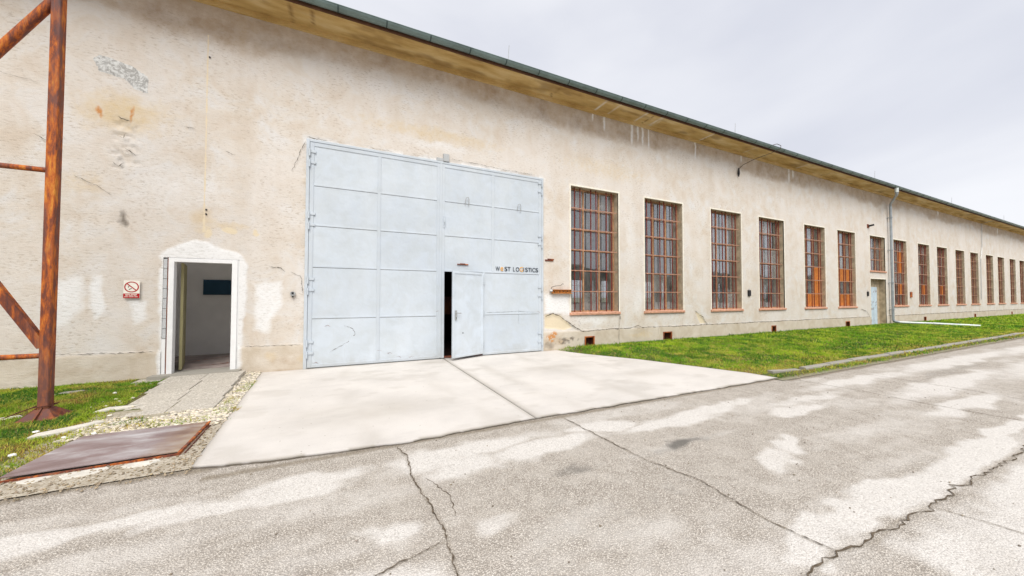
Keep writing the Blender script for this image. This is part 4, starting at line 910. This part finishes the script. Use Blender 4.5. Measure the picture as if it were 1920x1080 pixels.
sq((-.03, 0, .86), (-1.12, 0, 2.84)); brace('diagonal_brace', (-.03, 0, 4.98), (-1.12, 0, 3.05), .048); brace('diagonal_brace', (-.03, 0, 5.2), (-1.12, 0, 7.2), .048)
MB().tube([(-.09, .08, .17), (-.07, -.07, .175), (.07, -.07, .185), (.07, .07, .18), (-.09, .08, .17), (-.35, .05, .06), (-.6, -.02, .03)], .006, 6).build('wire', MT['mesh'], ts, True)

# ================================================================ STEEL PLATE OVER THE PIT
sp = empty('steel_plate', (-1.8, -3.4, 0)); tag(sp, 'large flat rusty brown steel cover plate lying between grass and concrete apron', 'cover plate')
pv = MB(); n = 9
for i in range(n):
    for j in range(n):
        u, v = i/(n-1), j/(n-1); x0 = -.56+.06*v; x1 = .48-.02*v; pv.v.append((x0+(x1-x0)*u, -.47+.86*v+.05*u, .048-.010*u+.008*math.sin(3*u+1)*math.sin(2.5*v)))
N = len(pv.v); pv.v += [(x, y, z-.008) for x, y, z in pv.v]
for i in range(n-1):
    for j in range(n-1):
        a = i*n+j; pv.f.append((a, a+n, a+n+1, a+1)); pv.f.append((N+a+1, N+a+n+1, N+a+n, N+a))
for i in range(n-1):
    for a, b in ((i*n, (i+1)*n), ((i+1)*n+n-1, i*n+n-1), (i+1, i), ((n-1)*n+i, (n-1)*n+i+1)): pv.f.append((b, a, a+N, b+N))
pv.build('plate', MT['plate'], sp, True)
MB().bar((.49, -.45, .018), (.475, .46, .018), .018, .034).bar((-.57, -.49, .012), (.49, -.44, .012), .018, .026).build('edge_angle', MT['rust'], sp)
MB().bar((.525, -.42, .004), (.50, .44, .006), .014, .02).build('pit_frame', MT['mesh'], sp)

# ================================================================ KERB
kb = empty('kerb', (8.3, -4.2, 0)); tag(kb, kind='structure')
x = 8.3; i = 0
while x < 80:
    l = .98; b = MB(); dz = rs.uniform(-.012, .012); dy = rs.uniform(-.015, .015); z = .06+dz
    pr = [(-.06, -.05), (-.055, z-.018), (-.035, z), (.05, z), (.06, z-.01), (.06, -.05)]
    for xx in (x+.008, x+l-.008): b.v += [(xx-8.3, p[0]+dy, p[1]) for p in pr]
    b.f = [(i_, i_+6, (i_+1) % 6+6, (i_+1) % 6) for i_ in range(6)]+[(5, 4, 3, 2, 1, 0), (6, 7, 8, 9, 10, 11)]
    b.build('kerb_stone', MT['kerbc'], kb); x += l; i += 1
b = MB().box(-.95, -.1, -.05, .06, -.06, .018); o = b.build('kerb_stone', MT['kerbc'], kb); o.rotation_euler = (R_(4), R_(2), R_(-4))
eg = MB().box(0, .9, -.08, .0, 0, .03)

# ================================================================ GRASS (blades)
def blades(name, P, hmin, hmax, wd, tint, lean=.5, lab=None):
    n = len(P); h = hmin+(hmax-hmin)*rng.random(n)**1.5; a = rng.random(n)*2*np.pi; la = rng.random(n)*2*np.pi; ln = lean*rng.random(n)*h*1.6
    dx, dy = np.cos(a)*wd/2*(.6+.8*rng.random(n)), np.sin(a)*wd/2*(.6+.8*rng.random(n)); base = P
    v0 = base+np.stack([dx, dy, 0*dx], -1); v1 = base-np.stack([dx, dy, 0*dx], -1)
    m_ = base+np.stack([np.cos(la)*ln*.35, np.sin(la)*ln*.35, h*.6], -1); v2 = m_+np.stack([dx, dy, 0*dx], -1)*.7; v3 = m_-np.stack([dx, dy, 0*dx], -1)*.7
    v4 = base+np.stack([np.cos(la)*ln, np.sin(la)*ln, h*(.95)], -1)
    V = np.stack([v0, v1, v3, v2, v4], 1).reshape(-1, 3); k = np.arange(n)*5
    F3 = np.concatenate([np.stack([k, k+1, k+2], -1), np.stack([k, k+2, k+3], -1), np.stack([k+3, k+2, k+4], -1)])
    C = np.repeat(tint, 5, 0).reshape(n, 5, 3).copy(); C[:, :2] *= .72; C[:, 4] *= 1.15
    o = np_mesh(name, V, F3, MT['blade'], cols=C.reshape(-1, 3), smooth=False); return tag(o, lab, 'grass', kind='stuff')
def tintf(x, y, yel, s):
    n = len(x); t = fbm(x*1.6, y*1.6, s); u = fbm(x*6, y*6, s+5); r = rng.random(n)
    g1 = np.array([.14, .29, .016]); g2 = np.array([.30, .42, .025]); y1 = np.array([.52, .42, .09]); b1 = np.array([.30, .18, .06]); dk = np.array([.06, .17, .016])
    k = np.clip(t*3-1.1+.3*(r-.5), 0, 1)[:, None]; c = g1*(1-k)+g2*k
    ky = np.clip((yel+2.0*(u-.5)+.5*(r-.5)), 0, 1)[:, None]; c = c*(1-ky)+y1*ky
    kb_ = ((rng.random(n) < .06+.35*(u > .62))*(yel > .15))[:, None]; c = np.where(kb_, b1, c)
    kd = ((fbm(x*2.7, y*2.7, s+9) > .58) & (r < .75))[:, None]; c = np.where(kd, dk, c)
    return c*(.8+.4*rng.random(n))[:, None]
def scatter(x0, x1, y0, y1, dens):
    n = int((x1-x0)*(y1-y0)*dens); return x0+(x1-x0)*rng.random(n), y0+(y1-y0)*rng.random(n)
def rgrass(x0, x1, dens, hmin, hmax, wd, lab):
    x, y = scatter(x0, x1, -4.55, .0, dens); clump = fbm(x*5, y*5, 61); n = len(x)
    k = (x > apron_r(y)+.0+.12*(fbm(x*4, y*4, 4, 5)-.5)) & (np.abs(y+4.2) > .06) & (rng.random(n) < 2.2*clump-.25)
    outer = y < -4.25; k &= ~(outer & (rng.random(n) > .55*(fbm(x*2.2, y*3, 66)*2-.45)*sstep(-4.6, -4.35, y)*1.6))
    k &= ~((x < 5.9) & (y > -.25) & (rng.random(n) < .6))
    for pa in (((25.8, -.1), (27.85, -2.55)),): k &= pdist(x, y, list(pa)) > .06
    x, y = x[k], y[k]; yel = .05+.62*np.exp(-((y+4.15)/.42)**2)+.3*np.exp(-((x-8)/.8)**2-((y+2.6)/.6)**2)-.1*(y > -1); P = np.stack([x, y, zr(x, y)-.006], -1)
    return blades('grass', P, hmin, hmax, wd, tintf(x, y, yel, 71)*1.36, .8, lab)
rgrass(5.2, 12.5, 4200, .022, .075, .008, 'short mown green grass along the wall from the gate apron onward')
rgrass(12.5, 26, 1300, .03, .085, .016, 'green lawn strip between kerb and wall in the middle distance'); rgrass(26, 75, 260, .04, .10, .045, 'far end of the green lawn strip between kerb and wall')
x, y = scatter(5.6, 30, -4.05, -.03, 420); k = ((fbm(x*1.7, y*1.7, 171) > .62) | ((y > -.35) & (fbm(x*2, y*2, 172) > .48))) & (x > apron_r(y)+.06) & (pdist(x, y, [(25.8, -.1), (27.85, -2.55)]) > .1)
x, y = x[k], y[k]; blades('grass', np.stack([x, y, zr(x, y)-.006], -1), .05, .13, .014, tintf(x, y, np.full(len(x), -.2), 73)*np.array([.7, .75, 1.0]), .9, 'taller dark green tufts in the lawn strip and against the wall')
x, y = scatter(5.6, 20, -4.1, -.03, 60); k = x > apron_r(y)+.05; x, y = x[k], y[k]; n = len(x)
blades('leaf_litter', np.stack([x, y, zr(x, y)+.015], -1), .01, .02, .05, np.array([[.42, .30, .13]])*(.6+.7*rng.random((n, 1))), 1.5, 'dead leaves and straw lying in the lawn strip')
x, y = scatter(-5.6, -1.15, -4.05, -.02, 9000); n = len(x)
cl = fbm(x*4, y*4, 91); r = rng.random(n)
edge_y = -3.92+.14*(fbm(x*3, y*0, 5)-.5)
main = (y > edge_y) & (x < -2.44-.075*(y+2.33)+.03*(fbm(x*0, y*6, 6)-.5)) & (r < .3+1.2*cl)
gap = (x > -2.5) & (y > -2.98) & (y < -2.40) & (cl > .47) & (r < .7)
strip2 = (x > -1.58) & (x < -1.25) & (y > -2.4) & (fbm(x*3, y*3, 95) > .58) & (r < .6)
under = (x > -2.42) & (y < -2.93) & (x < -1.2)
k = (main | gap | strip2) & ~((x > -2.36) & (y < -2.92)) & ~((y > -.14) & (r < .4)) & ~((x > -3.02) & (x < -2.63) & (y > -.36))
k &= ~((np.abs(x-TX) < .17) & (np.abs(y-TY) < .17)) & ~((x > -2.42-.075*(y+2.33)) & (y > -2.38) & (x < -1.42))
bits = [((-2.75, -2.78), (-2.42, -2.52), .055), ((-2.42, -2.50), (-2.28, -2.43), .04), ((-3.7, -2.02), (-3.30, -1.88), .05), ((-2.62, -2.0), (-2.38, -1.85), .05), ((-3.5, -.75), (-3.35, -.7), .09)]
for a, b, w_ in bits: k &= pdist(x, y, [a, b]) > w_*.8
x, y = x[k], y[k]; yel = .12+.5*np.exp(-((y+3.6)/.35)**2)+.3*(fbm(x*1.5, y*1.5, 33) > .55)+.35*(x > -2.4)
blades('grass', np.stack([x, y, zl(x, y)-.004], -1), .012, .05, .006, tintf(x, y, yel, 101)*1.15, .9, 'short grass and moss around the foot of the rusty trestle')

# ================================================================ GRAVEL, STONES, DEBRIS
def rock(r_, seed, flat=.6):
    q = random.Random(seed); b = MB(); t = (1+5**.5)/2
    vs = [(-1, t, 0), (1, t, 0), (-1, -t, 0), (1, -t, 0), (0, -1, t), (0, 1, t), (0, -1, -t), (0, 1, -t), (t, 0, -1), (t, 0, 1), (-t, 0, -1), (-t, 0, 1)]
    b.v = [(x*r_/1.9*q.uniform(.7, 1.2), y*r_/1.9*q.uniform(.7, 1.2), z*r_/1.9*flat*q.uniform(.7, 1.1)) for x, y, z in vs]
    b.f = [(0, 11, 5), (0, 5, 1), (0, 1, 7), (0, 7, 10), (0, 10, 11), (1, 5, 9), (5, 11, 4), (11, 10, 2), (10, 7, 6), (7, 1, 8), (3, 9, 4), (3, 4, 2), (3, 2, 6), (3, 6, 8), (3, 8, 9), (4, 9, 5), (2, 4, 11), (6, 2, 10), (8, 6, 7), (9, 8, 1)]
    return b
protos = [(np.array(b.v), np.array(b.f)) for b in (rock(1, s) for s in range(8))]
def gravel(name, x, y, z, r_, base, lab):
    Vs, Fs, Cs = [], [], []; off = 0
    for i in range(len(x)):
        v, f = protos[i % 8]; a = rng.random()*6.28; c, s = math.cos(a), math.sin(a); rr = r_[i]
        v2 = np.stack([(v[:, 0]*c-v[:, 1]*s)*rr, (v[:, 0]*s+v[:, 1]*c)*rr*.8, v[:, 2]*rr], -1)+np.array([x[i], y[i], z[i]+rr*.2])
        Vs.append(v2); Fs.append(f+off); off += len(v); t_ = rng.random(); Cs.append(np.tile(np.array(base)*(.45+.65*t_)*np.array([1, 1-.05*rng.random(), 1-.18*rng.random()]), (len(v), 1)))
    return tag(np_mesh(name, np.vstack(Vs), np.vstack(Fs), MT['pebble'], cols=np.clip(np.vstack(Cs), 0, .85), smooth=False), lab, 'gravel', kind='stuff')
x1, y1 = scatter(-1.66, -1.10, -2.95, -.02, 2300); k = (x1 > np.where(y1 > -2.36, -1.43+.07*(-2.36-y1)*1.0, -1.7)) & (x1 < np.interp(-y1, [0, 2.7, 3.6], [-1.34, -1.20, -1.15])); x1, y1 = x1[k], y1[k]
x2, y2 = scatter(-2.5, -1.25, -3.03, -2.36, 2100); k = (fbm(x2*3, y2*3, 51) > .36); x2, y2 = x2[k], y2[k]
x3, y3 = scatter(-2.9, -2.35, -2.6, -.3, 25); xx = np.concatenate([x1, x2, x3]); yy = np.concatenate([y1, y2, y3])
gravel('gravel', xx, yy, zl(xx, yy)+.004, .012+.016*rng.random(len(xx))**1.6, (.70, .645, .56), 'pale pebbles filling the gap between paving slabs, steel plate and apron')
x4, y4 = scatter(-3.4, -1.1, -4.32, -3.86, 900); x5, y5 = scatter(-1.32, -1.12, -4.2, -2.8, 700); x6, y6 = scatter(4.86, 5.7, -.16, -.01, 500); x7, y7 = scatter(6.9, 40, -4.68, -4.45, 60)
xx = np.concatenate([x4, x5, x6, x7]); yy = np.concatenate([y4, y5, y6, y7])
gravel('gravel', xx, yy, np.full(len(xx), .012), .004+.010*rng.random(len(xx))**2.5, (.42, .34, .25), 'brown grit and crumbs along the edge between road and plate')
xx, yy = scatter(-1, 9, -7.9, -4.0, 9); gravel('gravel', xx, yy, np.full(len(xx), .003), .004+.006*rng.random(len(xx))**2, (.35, .3, .25), 'loose crumbs scattered over the road')
def chunk(pts, z0, z1, name, lab, cat, grp=None, m='debris'):
    b = MB(); n = len(pts); q = random.Random(len(lab)); c = (sum(p[0] for p in pts)/n, sum(p[1] for p in pts)/n)
    b.v = [(p[0]-c[0], p[1]-c[1], z0) for p in pts]+[(p[0]-c[0], p[1]-c[1], z1-.008) for p in pts]+[((p[0]-c[0])*.93, (p[1]-c[1])*.93, z1+q.uniform(-.003, .003)) for p in pts]+[(0, 0, z1)]
    b.f = [(i, (i+1) % n, n+(i+1) % n, n+i) for i in range(n)]+[(n+i, n+(i+1) % n, 2*n+(i+1) % n, 2*n+i) for i in range(n)]+[(2*n+i, 2*n+(i+1) % n, 3*n) for i in range(n)]
    o = b.build(name, MT[m]); o.location = (c[0], c[1], 0); return tag(o, lab, cat, grp)
G1 = 'broken concrete pieces in the grass'
chunk([(-2.78, -2.83), (-2.55, -2.74), (-2.36, -2.50), (-2.42, -2.45), (-2.58, -2.56), (-2.78, -2.72)], 0, .055, 'concrete_fragment', 'long pale strip of concrete in the grass just behind the steel plate', 'concrete', G1)
chunk([(-3.75, -2.08), (-3.42, -1.98), (-3.30, -1.9), (-3.34, -1.84), (-3.72, -1.95)], 0, .06, 'concrete_fragment', 'concrete strip half sunk in grass left of the trestle foot', 'concrete', G1)
chunk([(-2.66, -2.05), (-2.38, -1.98), (-2.30, -1.88), (-2.60, -1.9)], 0, .065, 'concrete_fragment', 'narrow concrete strip in the grass right of the trestle foot', 'concrete', G1)
chunk([(-3.60, -.82), (-3.38, -.80), (-3.36, -.66), (-3.58, -.66)], 0, .075, 'concrete_fragment', 'weathered square stone in the grass behind the trestle post', 'stone', None, 'kerbc')
G2 = 'broken concrete edging in front of the steel plate'
for j, (a, b, lab) in enumerate(((-2.25, -2.05, 'leftmost broken white concrete chip before the steel plate'), (-2.02, -1.72, 'widest broken white concrete patch before the steel plate'), (-1.66, -1.40, 'right hand white concrete chip before the steel plate'))):
    chunk([(a, -3.93), (a+.08, -3.99-.04*(j == 1)), (b-.06, -3.99), (b, -3.92), (b-.03, -3.885), (a+.04, -3.89)], 0, .016, 'concrete_fragment', lab, 'concrete', G2)
for j, (x, y, r_, lab) in enumerate(((-2.62, -3.28, .030, 'larger white stone in the grass left of the steel plate'), (-2.82, -2.62, .028, 'white stone in the grass in front of the trestle foot'), (-2.47, -2.93, .022, 'white stone near the left corner of the steel plate'), (-2.73, -3.45, .022, 'small white stone at the front of the left grass'), (-2.86, -1.12, .028, 'small white stone in the grass beside the paving slabs'), (-2.25, -2.95, .024, 'white stone on the back edge of the steel plate'))):
    o = rock(r_, 40+j).build('stone', MT['wpaint']); o.location = (x, y, float(zl(np.array([x]), np.array([y]))[0])+.022+(.01 if j == 5 else 0)); tag(o, lab, 'stone', 'white stones in the left grass')
dr = MB().box(-.25, .25, -.05, .05, -.03, .03); o = dr.build('brick_piece', MT['wpaint']); o.location = (26.6, -.12, .14); tag(o, 'white chip lying at the wall beside the foot of the downspout', 'chip')

# ================================================================ WOODED RIDGE SEEN IN THE GLASS
hx = np.linspace(-160, 220, 190); hz = 5.5+3.5*fbm(hx/22, hx*0, 5)+1.6*fbm(hx/4, hx*0, 6)
Vh = np.concatenate([np.stack([hx, 0*hx-52, 0*hx-.1], -1), np.stack([hx, 0*hx-56, hz], -1), np.stack([hx, 0*hx-90, 0*hx-.1], -1)]); n = len(hx); i = np.arange(n-1)
np_mesh('hill', Vh, np.concatenate([np.stack([i, i+n, i+n+1, i+1], -1), np.stack([i+n, i+2*n, i+2*n+1, i+n+1], -1)]), MT['hill']); tag(bpy.data.objects['hill'], kind='structure')
